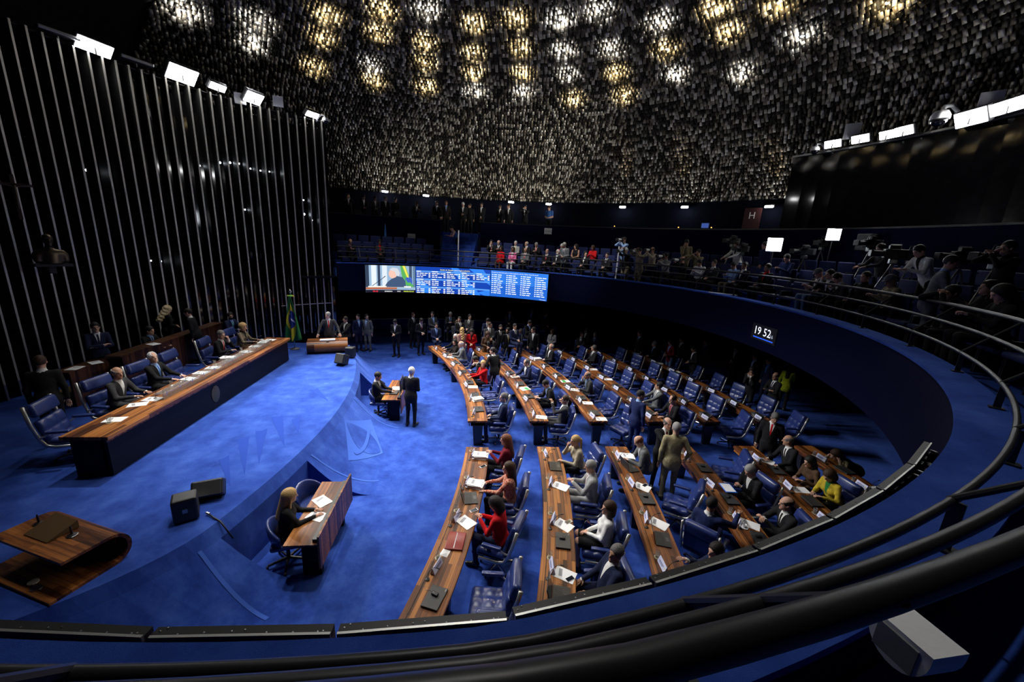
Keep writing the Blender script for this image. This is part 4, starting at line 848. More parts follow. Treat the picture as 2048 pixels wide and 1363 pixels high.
# list panel
R_(.26,0,.672,1,LED('blue_deep',(.006,.055,.42)),'list_background'); 
for pts in [[(.45,1),(.49,1),(.62,0),(.56,0)],[(.55,1),(.63,1),(.672,.6),(.672,.4)],[(.30,0),(.37,0),(.30,.45),(.26,.5)],[(.60,.1),(.64,0),(.672,0),(.672,.25)]]: streak(pts, LED('blue_ray',(.03,.22,.9)), 'list_streak', .003)
T_('Sessão do Senado como órgão judiciário',.392,.885,.062,LED('yellow',(1,.9,.15),1.2),'title_text')
HB, TX = LED('header_blue',(.10,.33,.85)), LED('text_white',(.85,.9,1),1.1)
rr = random.Random(3)
for b_ in range(3):
    yb = .80 - b_*.30; R_(.262,yb-.005,.67,yb+.05,HB,'list_header',.004)
    for c_ in range(5):
        if b_ > 0 and c_ == 4: continue
        x0 = .265 + c_*.082; q = rect(x0, yb+.005, x0+.03*rr.uniform(.6,1.3), yb+.038, TX, 'h', .006, 1)
        for r_ in range(3):
            yy = yb - .065 - r_*.068; xx = x0
            for w_ in range(rr.choice([2,2,3])):
                l = rr.uniform(.010,.024); q2 = rect(xx, yy, xx+l, yy+.030, TX, 'h', .006, 1); k = len(q.v); q.v += q2.v; q.uv += q2.uv; q.f += [tuple(i+k for i in f) for f in q2.f]; xx += l + .004
                if xx > x0 + .052: break
            q2 = rect(x0+.064, yy, x0+.074, yy+.04, TX, 'h', .006, 1); k = len(q.v); q.v += q2.v; q.uv += q2.uv; q.f += [tuple(i+k for i in f) for f in q2.f]
        q.build('list_entries', TX, led, fix=False)
R_(.674,0,1,1,LED('blue_mid',(.016,.13,.62)),'speakers_background'); R_(.674,.5,1,1,LED('blue_mid2',(.03,.20,.78)),'speakers_background',.0025)
T_('Oradores inscritos para o interrogatório da Sra. Dilma Vana Rousseff',.678,.905,.058,TX,'title_text')
for c_ in range(4):
    x0 = .68 + c_*.082; q = None; R_(x0-.006,.08,x0-.005,.88,LED('blue_deep',(.004,.035,.28)),'column_rule',.004)
    for r_ in range(10):
        yy = .82 - r_*.077; xx = x0
        for l in [.008] + [rr.uniform(.013,.026) for _ in range(2)]:
            q2 = rect(xx, yy, xx+l, yy+.030, TX, 'h', .006, 1)
            if q is None: q = q2
            else: k = len(q.v); q.v += q2.v; q.uv += q2.uv; q.f += [tuple(i+k for i in f) for f in q2.f]
            xx += l + .004
    q.build('speaker_entries', TX, led, fix=False)
T_('* Permutou',.955,.02,.05,TX,'footnote_text')

# near LED wall seen from behind and above
nl = [math.degrees(math.atan2(*reversed(at(px, py, 3.9)))) for px, py in [(682,1245),(1026,1208),(1310,1160)]]; da = (nl[2]-nl[0])/2
TOPM = mat('truss_top', (.030,.029,.028), .45, .3)
i0 = -9
for i in range(i0, 9):
    aa = A(nl[0] + da*i); ab = A(nl[0] + da*(i+1)) - .0012
    if math.degrees(aa) < -120 or math.degrees(ab) > -58: continue
    am = (aa+ab)/2; dd = -82 - math.degrees(am); r0 = 8.74 + ring_dr(am); cx, cy = r0*math.cos(am), r0*math.sin(am); L_ = (ab-aa)*r0; rz = am - PI/2 - (.09 if 0 < dd < 14 else 0)     # local x along, y outward
    t = thing('led_cabinet', 'black LED wall cabinet back on near balcony, %s from the left end' % nth(i-i0+1), 'LED cabinet', (cx, cy, 2.72), rz, 'LED cabinets on the near balcony')
    MB().box((0,.115,.57), (L_,.036,1.14)).build('housing', BLACKM, t); MB().box((0,.115,1.155), (L_,.034,.02)).build('top_plate', TOPM, t); MB().box((0,.1365,1.158), (L_,.009,.026)).build('edge_strip', ALU, t)
    b = MB()
    for s in (-.45,-.42,-.28,-.13,0,.07,.22,.36,.44,.47): b.lathe([(.0033,1.165),(.003,1.1675),(.001,1.168)], (s*L_, .115 + .012*math.sin(s*40), 0), 6)
    b = b.build('bolts', GREYM, t); b['kind'] = 'stuff'
    for s in (-.33,-.11,.11,.33): MB().rbox((s*L_,.175,.98), (L_*.19,.07,.2), .02, 1).build('power_module', BLACK, t)
    for s in (-.22,0,.22): MB().prism([(-.035,0),(.035,0),(0,-.05)], .03, lambda x_, y_, d: (s*L_ + x_, .145+d*.4, 1.14+y_)).build('gusset', TOPM, t)
    for s in (-1,1):
        h = MB().rbox((s*(L_/2-.035),.165,1.09), (.03,.05,.07), .008, 1).build('latch', GREYM, t); MB().box((s*(L_/2-.05),.16,1.02), (.02,.03,.09)).build('latch_arm', BLACKM, h)

# digital clock on the balcony front
x, y, z = at_r(1527,667,8.95); am = math.atan2(y, x); t = thing('digital_clock', 'digital clock reading nineteen fifty-two on the right balcony front', 'clock', (x, y, z), am + PI/2)   # local +x to the viewer's right, -y... 
MB().box((0,-.02,0), (.95,.04,.42)).build('case', BLACK, t)
cf = lambda ox, oz: (lambda a, b: (-(a + ox)*-1*-1, 0, b + oz))
sgn = 1
FT = lambda ox, oz: (lambda a, b: (a + ox, -.0, b + oz))
t.rotation_euler = (0, 0, am - PI/2 + PI)         # local -y faces out of the wall? turned so local +x runs right for the viewer
c1 = txt('19 52', .30, lambda a, b: (-a + .40, .004, b - .06), LED('clock',(.8,.85,1),1.3), 'digits', t); txt('16', .13, lambda a, b: (-a - .24, .004, b - .06), LED('clock_dim',(.4,.45,.6),1.), 'seconds', t)
MB().add([(.38,.004,-.16),(-.4,.004,-.16),(-.4,.004,-.13),(.38,.004,-.13)], [(0,1,2,3)]).build('blue_line', LED('clock_blue',(.02,.1,.8),1.), t)

# ================================================================ gallery furniture
GSM = mat('gallery_seat_fabric', (.012,.022,.11), .8, noise=.2, nscale=60)
def gseat():
    t = thing('gallery_seat', 'seat', 'seat'); MB().rbox((0,.05,.42), (.5,.42,.08), .03, 2).build('cushion', GSM, t, smooth='auto'); MB().rbox((0,-.17,.68), (.5,.07,.42), .03, 2, M=Matrix.Rotation(A(-8),3,'X')).build('backrest', GSM, t, smooth='auto')
    for s in (-1,1): MB().box((s*.265,0,.3), (.03,.36,.6)).build('side_support', BLACKM, t)
    return t
GS = Proto(gseat())
for row, (r, z, nm) in enumerate([(10.3,G0,'front'),(11.35,G1,'second'),(12.45,G2,'third')]):
    n = 0; a = math.degrees(AFAR) - 4
    while a > -42:
        if not (math.degrees(STA)-2.4 < a < math.degrees(STB)+2.4) :
            n += 1; GS.put((r*math.cos(A(a)), r*math.sin(A(a)), z), face(-math.cos(A(a)), -math.sin(A(a))), 'blue gallery seat, %s row, %s from the fin wall' % (nm, nth(n)), 'blue gallery seats')
        a -= math.degrees(.585/r)
# paper signs on the gallery wall
for px, py, lab in [(823,473,'white paper sign on the gallery wall left of the stair'),(1096,462,'white paper sign on the gallery wall above seated guests')]:
    x, y, z = at_r(px, py, R_MID-.03); t = thing('paper_sign', lab, 'sign', (x, y, z), face(-x, -y)); MB().box((0,0,0), (.42,.012,.32)).build('sheet', PAPER, t); txt('Convidados', .075, lambda a, b: (.19 - a, .008, b - .02), mat('sign_ink',(.05,.05,.06)), 'lettering', t)
# TV lights
def tvlight(label, px, py, r, s, floorz, P, col=(.85,.9,1)):
    x, y, z = at_r(px, py, r); rz = face(CAM[0]-x, CAM[1]-y) ; t = thing('video_light', label, 'lamp', (x, y, floorz), rz)
    h = z - floorz; MB().rbox((0,-.05,h), (s,.22,s), .02, 1).build('softbox', WHITEP, t); MB().box((0,.07,h), (s*.94,.02,s*.94)).build('diffuser', LC, t)
    MB().tube([(0,-.05,h-s/2),(0,-.05,.02)], .016, 8).build('stand', BLACKM, t)
    for k in range(3): aa = 2*PI*k/3; MB().tube([(0,-.05,.5),(.35*math.cos(aa),-.05+.35*math.sin(aa),.02)], .012, 6).build('tripod_leg', BLACKM, t)
    sp = spot('beam', (0,.12,h), (0,1,h-.35), P, 1.7, .8, .2, col); sp.parent = t; sp.rotation_euler = Vector((0,1,-.35)).to_track_quat('-Z','Y').to_euler()
tvlight('bright square video light on a stand among the cameras', 1549, 489, 11.0, .42, G1, 16)
tvlight('smaller square video light before the dark booth wall', 1667, 469, 12.6, .36, G2, 8)
# broadcast cameras on tripods
def tvcam():
    t = thing('tv_camera', 'cam', 'video camera'); MB().rbox((0,0,1.45), (.16,.42,.22), .02, 1).build('body', BLACK, t); l = MB().tube([(0,.2,1.45),(0,.42,1.45)], .065, 12, .075).build('lens', BLACK, t); MB().rbox((0,.45,1.45), (.17,.05,.15), .01, 1).build('lens_hood', BLACK, l)
    MB().rbox((-.12,.08,1.6), (.1,.2,.09), .01, 1).build('viewfinder', BLACK, t); MB().tube([(0,-.1,1.56),(0,-.08,1.66),(0,.12,1.66),(0,.14,1.56)], .013, 6).build('handle', BLACKM, t); MB().rbox((0,-.26,1.46), (.13,.1,.2), .01, 1).build('battery', mat('battery_grey',(.08,.08,.085),.5), t); MB().rbox((0,0,1.28), (.12,.16,.12), .02, 1).build('fluid_head', GREYM, t); MB().tube([(.05,-.05,1.28),(.15,-.45,1.12)], .01, 6).build('pan_bar', BLACKM, t)
    for k in range(3): aa = 2*PI*k/3 + PI/2; MB().tube([(0,0,1.22),(.42*math.cos(aa),.42*math.sin(aa),.01)], .02, 6, .015).build('tripod_leg', GREYM, t)
    return t
TVC = Proto(tvcam())
for i, (px, py, r, fz, yw) in enumerate([(1485,498,11.8,G1,10),(1462,505,12.6,G2,0),(1608,515,12.3,G1,-10),(1640,508,13.0,G2,20),(1735,515,12.6,G2,0),(1820,525,11.8,G1,15),(1925,520,12.0,G1,-10),(1990,528,11.5,G1,10),(1775,560,11.2,G1,-20)]):
    x, y, z = at_r(px, py, r); TVC.put((x, y, fz), face(-x-5, -y+1) + A(yw), 'black broadcast camera on a tripod, right gallery, %s from the left' % nth([1,0,2,3,4,6,7,8,5][i]+1), 'broadcast cameras in the gallery')
# monopod / white posts, small boxes
for px, py, py2, lab in [(916,460,532,'tall white banner pole standing at the gallery stair'),(1233,492,540,'short white pole standing among the photographers')]:
    x, y, z = at_r(px, py2, 10.0); z1 = at_r(px, py, 10.0)[2]; t = thing('white_pole', lab, 'pole', (x, y, G0)); MB().tube([(0,0,0),(0,0,z1-G0)], .03, 8).build('shaft', WHITEP, t); MB().lathe([(.12,0),(.12,.02),(.04,.03)], n=14).build('foot', GREYM, t)
x, y, z = at_r(771,480,12.9); t = thing('blue_flag', 'furled blue flag leaning at the gallery wall', 'flag', (x, y, G2)); MB().tube([(0,0,0),(0,0,1.55)], .012, 6).build('pole', GREYM, t); MB().lathe([(.012,.55),(.05,.65),(.06,1.0),(.03,1.45),(.01,1.5)], n=8).build('cloth', mat('flag_blue',(.04,.16,.55),.6), t)
x, y, z = at_r(1738,485,13.35); t = thing('wall_loudspeaker', 'dark loudspeaker box on the right gallery wall', 'loudspeaker', (x, y, z), face(-x,-y)); MB().rbox((0,.12,0), (.42,.25,.5), .02, 1).build('cabinet', BLACK, t); MB().box((0,.25,0), (.36,.01,.44)).build('grille', mat('speaker_grille',(.02,.02,.021),.7), t)
x, y, z = at_r(1408,465,13.6); t = thing('tablet', 'small blue lit screen on the gallery wall top', 'screen', (x, y, Z_MID+.02), face(-x,-y)); MB().rbox((0,0,.14), (.36,.02,.24), .006, 1).build('case', BLACK, t); MB().box((0,.0115,.14), (.32,.002,.2)).build('display', LED('tablet',(.06,.12,.45),.6), t); MB().box((0,-.05,.01), (.2,.12,.02)).build('stand', BLACK, t)
for i, (px, py) in enumerate([(1228,461),(1355,467),(1420,471)]): x, y, z = at_r(px, py, 13.5); t = thing('orange_lamp', 'tiny orange lamp on the gallery wall top, %s of three' % ORD[i], 'lamp', (x, y, Z_MID+.02)); MB().lathe([(.03,0),(.03,.02),(.02,.03)], n=8).build('base', BLACK, t); MB().lathe([(.02,.03),(.03,.05),(.001,.08)], n=8).build('bulb', EM('orange',(1,.35,.05),3), t)
# hydrant sign H with a red column
x, y, z = at_r(1502,445,16.2); t = thing('hydrant_sign', 'dark red hydrant sign with a white letter H', 'sign', (x, y, z), face(-x,-y)); MB().box((0,0,0), (.75,.03,1.3)).build('board', mat('sign_red',(.035,.003,.003),.7), t); txt('H', .42, lambda a, b: (.16 - a, .02, b + .18), mat('sign_white',(.75,.72,.68),.6), 'lettering', t)
# white curved housing just under the handrail
x, y = at(1800,1275,4.05); t = thing('white_housing', 'white curved plastic housing below the handrail', 'fixture', (x+.02, y-.02, 3.98), face(x-CAM[0], y-CAM[1]) - A(28)); m = MB(); n = 10
P = [(-.07,.0)] + [(.07*math.cos(a), .085*math.sin(a)*-1) for a in np.linspace(0, PI, n)][::-1]; P = [(.085*math.cos(a), .10+.10*math.sin(a)*-1) for a in np.linspace(0, PI, 12)] + [(-.085,.13),(.085,.13)]
m.prism(P, .13, lambda a, b, d: (a, d-.065, b)).build('shell', mat('housing_white',(.85,.85,.85),.5,noise=.06,nscale=80), t); MB().box((0,-.068,.07), (.11,.006,.09)).build('face_plate', mat('housing_grey',(.2,.2,.2),.5), t)
# ================================================================ people
def surface_nets(xs, ys, zs, D):
    """isosurface D=0 on a rectilinear grid -> verts, quads"""
    nx, ny, nz = D.shape; ins = D < 0
    c = [ins[i:nx-1+i, j:ny-1+j, k:nz-1+k] for i in (0,1) for j in (0,1) for k in (0,1)]
    cnt = sum(q.astype(np.int8) for q in c); act = (cnt > 0) & (cnt < 8); I = np.argwhere(act); vid = -np.ones(act.shape, np.int64); vid[act] = np.arange(len(I))
    acc = np.zeros((len(I), 3)); n = np.zeros(len(I)); X = [xs, ys, zs]
    corners = [(i,j,k) for i in (0,1) for j in (0,1) for k in (0,1)]
    for a in range(8):
        for b in range(a+1, 8):
            d = [q for q in range(3) if corners[a][q] != corners[b][q]]
            if len(d) != 1: continue
            ia = I + corners[a]; ib = I + corners[b]; da = D[ia[:,0], ia[:,1], ia[:,2]]; db = D[ib[:,0], ib[:,1], ib[:,2]]; m = (da < 0) != (db < 0)
            t = np.where(m, da/np.where(m, da-db, 1), 0)[:,None]
            pa = np.stack([X[q][ia[:,q]] for q in range(3)], 1); pb = np.stack([X[q][ib[:,q]] for q in range(3)], 1)
            acc += np.where(m[:,None], pa + t*(pb-pa), 0); n += m
    V = acc/n[:,None]; F = []
    for ax in range(3):
        b, c_ = (ax+1) % 3, (ax+2) % 3
        sl0 = [slice(None)]*3; sl1 = [slice(None)]*3; sl0[ax] = slice(0, -1); sl1[ax] = slice(1, None)
        e = ins[tuple(sl0)] != ins[tuple(sl1)]; E_ = np.argwhere(e); ok = (E_[:,b] > 0) & (E_[:,c_] > 0) & (E_[:,b] < act.shape[b]) & (E_[:,c_] < act.shape[c_]); E_ = E_[ok]
        q = []
        for ob, oc in ((0,0),(-1,0),(-1,-1),(0,-1)):
            p = E_.copy(); p[:,b] += ob; p[:,c_] += oc; q.append(vid[p[:,0], p[:,1], p[:,2]])
        q = np.stack(q, 1); flip = ins[E_[:,0], E_[:,1], E_[:,2]]; q[~flip] = q[~flip][:, ::-1]; F.append(q)
    return V, np.concatenate(F)
def axis_vals(lo, hi, fine, coarse, step):
    v = [lo]
    while v[-1] < hi: v.append(v[-1] + (step if fine[0]-step <= v[-1] <= fine[1] else coarse))
    return np.array(v)
def d_cap(P, a, b, r1, r2):
    a, b = np.array(a), np.array(b); ba = b-a; t = np.clip(((P-a)@ba)/(ba@ba+1e-12), 0, 1); return np.linalg.norm(P - a - t[:,None]*ba, axis=1) - (r1 + (r2-r1)*t)
def d_ell(P, c, R, rad):
    q = (P - np.array(c))@np.array(R).T; rad = np.array(rad); k0 = np.linalg.norm(q/rad, axis=1); k1 = np.linalg.norm(q/rad**2, axis=1); return k0*(k0-1)/(k1+1e-9)
def smin(a, b, k): h = np.clip(.5 + .5*(b-a)/k, 0, 1); return b + (a-b)*h - k*h*(1-h)
nrm = lambda v: np.array(v, float)/np.linalg.norm(v)
SKIN, CLOTH, TROU, SHOE, SHIRT = range(5)
def skeleton(p):
    """joint positions for a pose; sitter or stander faces +Y, right hand is +X, z=0 is the floor"""
    sit = p.get('sit', False); fem = p.get('fem', False); s = {}
    hz = p.get('hip', .50 if sit else .94); P = np.array([0, p.get('hy', 0.), hz]); lean, side, tw = A(p.get('lean', 4)), A(p.get('side', 0)), A(p.get('twist', 0))
    up = nrm([math.sin(side), math.sin(lean), math.cos(lean)*math.cos(side)]); rt = nrm([math.cos(tw), math.sin(tw), 0]); rt = nrm(rt - up*(rt@up)); fw = np.cross(up, rt)
    s['P'], s['up'], s['rt'], s['fw'] = P, up, rt, fw; sw = .155 if fem else .178
    s['S'] = P + up*.46; s['N'] = P + up*.52
    s['sh'] = {1: s['S'] + rt*sw, -1: s['S'] - rt*sw}
    hy, hp, hr = A(p.get('hyaw', 0)), A(p.get('hpitch', 0)), A(p.get('hroll', 0))
    up0 = nrm(up*.5 + np.array([0,0,.5])); f0 = nrm(fw - up0*(fw@up0)); r0 = np.cross(f0, up0)
    f1 = f0*math.cos(hy) - r0*math.sin(hy); r1 = np.cross(f1, up0); f2 = f1*math.cos(hp) - up0*math.sin(hp); u2 = np.cross(r1, f2); u2, r2 = u2*math.cos(hr) + r1*math.sin(hr), r1*math.cos(hr) - u2*math.sin(hr)
    s['hf'], s['hu'], s['hr'] = f2, u2, r2; s['H'] = s['N'] + up0*.07 + u2*.085 + f2*.025
    s['hip'] = {1: P + np.array([.09,0,-.02]), -1: P + np.array([-.09,0,-.02])}
    s['knee'], s['ank'], s['toe'] = {}, {}, {}
    for d in (1,-1):
        if sit:
            kx = p.get('kx', .12); s['knee'][d] = P + np.array([d*kx, .43, .01]); s['ank'][d] = np.array([d*(kx-.01), P[1] + .43 + p.get('shin', -.03), .08])
        else:
            st = p.get('stride', 0)*d; s['knee'][d] = np.array([d*.10, P[1] + .03 + st*.5, .50]); s['ank'][d] = np.array([d*.105, P[1] - .01 + st, .085])
        s['toe'][d] = s['ank'][d] + np.array([d*.03, .15, -.045])
    s['elb'], s['wri'], s['hd'] = {}, {}, {}
    for d, key in ((1,'R'),(-1,'L')):
        tgt = np.array(p.get(key, (d*.24, .04, hz - .12)), float); sh = s['sh'][d]; v = tgt - sh; L1, L2 = .285, .25; l = min(np.linalg.norm(v), L1+L2-.006); v = nrm(v); tgt = sh + v*l
        ca = (L1*L1 + l*l - L2*L2)/(2*L1*l); pole = np.array(p.get('pole'+key, (d*.5, -.5, -.7))); pole = nrm(pole - v*(pole@v)); s['elb'][d] = sh + v*(L1*ca) + pole*(L1*math.sqrt(max(0, 1-ca*ca)))
        s['wri'][d] = tgt; hd = p.get('hd'+key); s['hd'][d] = nrm(hd) if hd is not None else nrm(tgt - s['elb'][d])
    return s
def prims(p, s):
    fem, sit = p.get('fem', False), p.get('sit', False); b = p.get('belly', 0.); L = []; Rt = [s['rt'], s['fw'], s['up']]; Rh = [s['hr'], s['hf'], s['hu']]
    T = lambda x, f, u: s['P'] + s['rt']*x + s['fw']*f + s['up']*u
    Hh = lambda x, f, u: s['H'] + s['hr']*x + s['hf']*f + s['hu']*u
    slim = .9 if fem else 1.; bare = p.get('sleeve') == 'short'; legs = SKIN if p.get('skirt') else TROU
    top = CLOTH
    L.append(('e', T(0,-.01,.02), Rt, (.168,.125+b*.3,.13), CLOTH if p.get('coat', True) else TROU, .05))
    L.append(('e', T(0,.012+b*.3,.17), Rt, (.155*slim+b*.4,.118+b,.19), top, .06)); L.append(('e', T(0,0,.34), Rt, (.172*slim,.118,.185), top, .06)); L.append(('c', T(-.125*slim,-.01,.445), T(.125*slim,-.01,.445), .062, .062, top, .05))
    if fem: L.append(('e', T(.07,.085,.32), Rt, (.07,.06,.07), top, .04)); L.append(('e', T(-.07,.085,.32), Rt, (.07,.06,.07), top, .04))
    if p.get('coat', True) and not sit: L.append(('e', T(0,-.005,-.07), Rt, (.176,.13,.17), CLOTH, .04))
    if p.get('skirt'):
        for d in (1,-1): L.append(('c', s['hip'][d], s['hip'][d]*.15 + s['knee'][d]*.85, .10, .085, TROU, .08))
    L.append(('c', s['N']-s['up']*.03, s['N']+s['up']*.018, .066, .057, SHIRT if not p.get('bareneck') else SKIN, .02)); L.append(('c', s['N'], Hh(0,-.02,-.05), .052, .05, SKIN, .025))
    L.append(('e', Hh(0,-.012,.03), Rh, (.074,.096,.092), SKIN, .03)); L.append(('e', Hh(0,.022,-.045), Rh, (.058,.070,.082), SKIN, .03)); L.append(('c', Hh(0,.075,-.098), Hh(0,.07,-.1), .022, .022, SKIN, .025))
    L.append(('c', Hh(0,.088,.008), Hh(0,.108,-.028), .010, .015, SKIN, .012)); L.append(('c', Hh(-.03,.078,.022), Hh(.03,.078,.022), .014, .014, SKIN, .02))
    for d in (1,-1):
        L.append(('e', Hh(d*.076,-.005,-.01), Rh, (.012,.022,.032), SKIN, .008))
        w, e = s['wri'][d], s['elb'][d]; hd = s['hd'][d]
        am = SKIN if p.get('sleeve') in ('none',) else top; fm = SKIN if p.get('sleeve') else top; g = slim
        L.append(('c', s['sh'][d], e, .060*g, .048*g, am, .04))
        if p.get('sleeve') == 'short': L[-1] = ('c', s['sh'][d], s['sh'][d]*.35 + e*.65, .062*g, .055*g, top, .04); L.append(('c', s['sh'][d], e, .048*g, .043*g, SKIN, .02))
        L.append(('c', e, w, (.047 if fm != SKIN else .041)*g, (.037 if fm != SKIN else .027)*g, fm, .03))
        if fm != SKIN: L.append(('c', w*.94+e*.06, w+hd*.012, .033*g, .031*g, SHIRT, .004))
        rh = nrm(np.cross(hd, (0,0,1.) if abs(hd[2]) < .9 else (0,1.,0))); uh = np.cross(rh, hd); L.append(('e', w+hd*.055, [rh, hd, uh], (.038*g,.052,.018), SKIN, .012))
        L.append(('c', s['hip'][d], s['knee'][d], .088, .060, TROU if not p.get('skirt') else SKIN, .04)); L.append(('c', s['knee'][d], s['ank'][d], .058 if legs == TROU else .05, .045 if legs == TROU else .034, legs, .03))
        L.append(('c', s['ank'][d]+np.array([0,-.03,-.035]), s['toe'][d], .046, .036, SHOE, .02))
    return L
def evalp(q, P): return d_cap(P, q[1], q[2], q[3], q[4]) if q[0] == 'c' else d_ell(P, q[1], q[2], q[3])
def finger_tubes(p, s):
    """five fingers per hand, unequal and bent, rooted inside the palm"""
    V, F = [], []
    for d, key in ((1,'R'),(-1,'L')):
        w, hd = s['wri'][d], s['hd'][d]; rh = nrm(np.cross(hd, (0,0,1.) if abs(hd[2]) < .9 else (0,1.,0))); uh = np.cross(rh, hd); curl = A(p.get('curl', 28)); g = .88 if p.get('fem') else 1.
        ch = []
        for k, (off, ln) in enumerate(((-.030,.066),(-.010,.078),(.010,.074),(.029,.058))):
            b0 = w + hd*.075 + rh*off*g*d*-1; d1 = hd*math.cos(curl*.6) - uh*math.sin(curl*.6); d2 = hd*math.cos(curl*1.6) - uh*math.sin(curl*1.6); ch.append(([b0, b0+hd*.03, b0+hd*.03+d1*ln*.45, b0+hd*.03+d1*ln*.45+d2*ln*.55], .0095*g))
        tb = w + hd*.025 + rh*d*-1*-.0 - rh*d*.03*g; td = nrm(hd*.7 - rh*d*.65 - uh*.35); ch.append(([tb, tb+td*.03, tb+nrm(td+hd*.5)*.062], .0105*g))
        for pts, r in ch:
            m = MB().tube(pts, r, 5, r*.75); k = len(V); V += m.v; F += [tuple(i+k for i in f) for f in m.f]
    return V, F
BODY_CACHE = {}
def body_mesh(pose):
    key = repr(sorted(pose.items()))
    if key in BODY_CACHE: return BODY_CACHE[key]
    s = skeleton(pose); L = prims(pose, s); lo = np.array([1e9]*3); hi = -lo
    for q in L:
        if q[0] == 'c': pts = [(q[1], max(q[3],q[4])), (q[2], max(q[3],q[4]))]
        else: pts = [(q[1], max(q[3]))]
        for c, r in pts: lo = np.minimum(lo, np.array(c)-r); hi = np.maximum(hi, np.array(c)+r)
    lo -= .03; hi += .03; H = s['H']; ax = [axis_vals(lo[i], hi[i], (H[i]-.11, H[i]+.13), .024, .0135) for i in range(3)]
    X = np.meshgrid(*ax, indexing='ij'); P = np.stack([x.ravel() for x in X], 1); D = np.full(len(P), 1e3)
    for q in L:
        if q[0] == 'c': m_ = np.minimum(q[1], q[2]); M_ = np.maximum(q[1], q[2]); rr = max(q[3], q[4])
        else: m_ = M_ = np.array(q[1]); rr = max(q[3])
        pad = rr + .09; sel = np.nonzero(((P > m_-pad) & (P < M_+pad)).all(1))[0]; D[sel] = smin(D[sel], evalp(q, P[sel]), q[-1])
    V, F = surface_nets(*ax, D.reshape(X[0].shape)); C = V[F].mean(1); best = np.full(len(C), 1e9); mi = np.zeros(len(C), np.int32)
    for q in L:
        d = evalp(q, C); u = d < best; best[u] = d[u]; mi[u] = q[-2]
    fv, ff = finger_tubes(pose, s); n0 = len(V)
    me = bpy.data.meshes.new('person'); me.from_pydata(V.tolist() + fv, [], F.tolist() + [tuple(i+n0 for i in f) for f in ff])
    me.polygons.foreach_set('use_smooth', [True]*len(me.polygons)); me.polygons.foreach_set('material_index', np.concatenate([mi, np.zeros(len(ff), np.int32)]))
    AV = np.concatenate([V, np.array(fv).reshape(-1,3)]); Rh = np.stack([s['hr'], s['hf'], s['hu']]); Rt = np.stack([s['rt'], s['fw'], s['up']])
    for nm, c, R in (('hc', s['H'], Rh), ('tc', s['P'], Rt)):
        a_ = me.attributes.new(nm, 'FLOAT_VECTOR', 'POINT'); a_.data.foreach_set('vector', ((AV-c)@R.T).astype(np.float32).ravel())
    for _ in range(5): me.materials.append(None)
    me.update(); hm = Matrix(((s['hr'][0],s['hf'][0],s['hu'][0],s['H'][0]),(s['hr'][1],s['hf'][1],s['hu'][1],s['H'][1]),(s['hr'][2],s['hf'][2],s['hu'][2],s['H'][2]),(0,0,0,1)))
    BODY_CACHE[key] = (me, hm, s); return BODY_CACHE[key]
# ---- hair, in head coordinates
HAIR_CACHE = {}
def hair_mesh(style):
    if style in HAIR_CACHE: return HAIR_CACHE[style]
    I3 = np.eye(3); low = {'long':-.42,'ponytail':-.30,'bob':-.20,'curly':-.16,'wavy':-.45}.get(style, -.13)
    ax = [np.arange(-.16,.161,.0125), np.arange(-.2,.15,.0125), np.arange(low-.03,.185,.0125)]; X = np.meshgrid(*ax, indexing='ij'); P = np.stack([x.ravel() for x in X], 1)
    cap = d_ell(P, (0,-.015,.035), I3, (.085,.106,.101)); facecut = d_ell(P, (0,.105,-.045), I3, (.085,.085,.105)); nape = -.075 - P[:,2]
    D = np.maximum(np.maximum(cap, -facecut), nape)
    if style in ('long','wavy'):
        dr = d_cap(P, (0,-.055,.02), (0,-.10,low+.06), .085, .075); dr = smin(dr, d_cap(P, (.06,-.01,.0), (.075,.0,low+.16), .03, .03), .03); dr = smin(dr, d_cap(P, (-.06,-.01,.0), (-.075,.0,low+.16), .03, .03), .03); cap2 = np.maximum(d_ell(P, (0,-.02,.03), I3, (.092,.112,.105)), -facecut); D = smin(cap2, np.maximum(dr, -facecut), .03)
        if style == 'wavy': D = D + .012*np.sin(P[:,2]*60)*np.cos(P[:,0]*50)
    elif style == 'bob': D = smin(np.maximum(d_ell(P, (0,-.02,.03), I3, (.095,.115,.108)), -facecut), np.maximum(d_cap(P, (0,-.045,.0), (0,-.05,-.09), .10, .095), -d_ell(P, (0,.11,-.06), I3, (.082,.12,.14))), .02)
    elif style == 'ponytail': D = smin(smin(D, d_ell(P, (0,-.12,.01), I3, (.03,.03,.03)), .03), d_cap(P, (0,-.13,.0), (0,-.135,-.22), .035, .018), .02)
    elif style == 'curly': D = np.maximum(d_ell(P, (0,-.02,.04), I3, (.112,.122,.118)), -d_ell(P, (0,.11,-.05), I3, (.085,.095,.12))) + .008*np.sin(P[:,0]*90)*np.sin(P[:,1]*90)*np.sin(P[:,2]*90)
    elif style == 'bald': D = np.maximum(D, -d_ell(P, (0,.03,.12), I3, (.085,.15,.095)))
    elif style == 'receding': D = np.maximum(D, -d_ell(P, (0,.11,.10), I3, (.06,.085,.07)))
    elif style == 'cap':
        D = np.maximum(d_ell(P, (0,-.01,.045), I3, (.09,.11,.10)), .035 - P[:,2]); D = smin(D, np.maximum(d_ell(P, (0,.09,.045), I3, (.07,.06,.014)), -P[:,1]*1.), .01)
    elif style == 'beard':
        D = np.minimum(D, np.maximum(d_ell(P, (0,.03,-.075), I3, (.066,.072,.07)), -d_ell(P, (0,.10,.0), I3, (.07,.09,.055))))
    V, F = surface_nets(*ax, D.reshape(X[0].shape)); me = bpy.data.meshes.new('hair'); me.from_pydata(V.tolist(), [], F.tolist()); me.polygons.foreach_set('use_smooth', [True]*len(me.polygons)); me.materials.append(None); me.update(); HAIR_CACHE[style] = me; return me
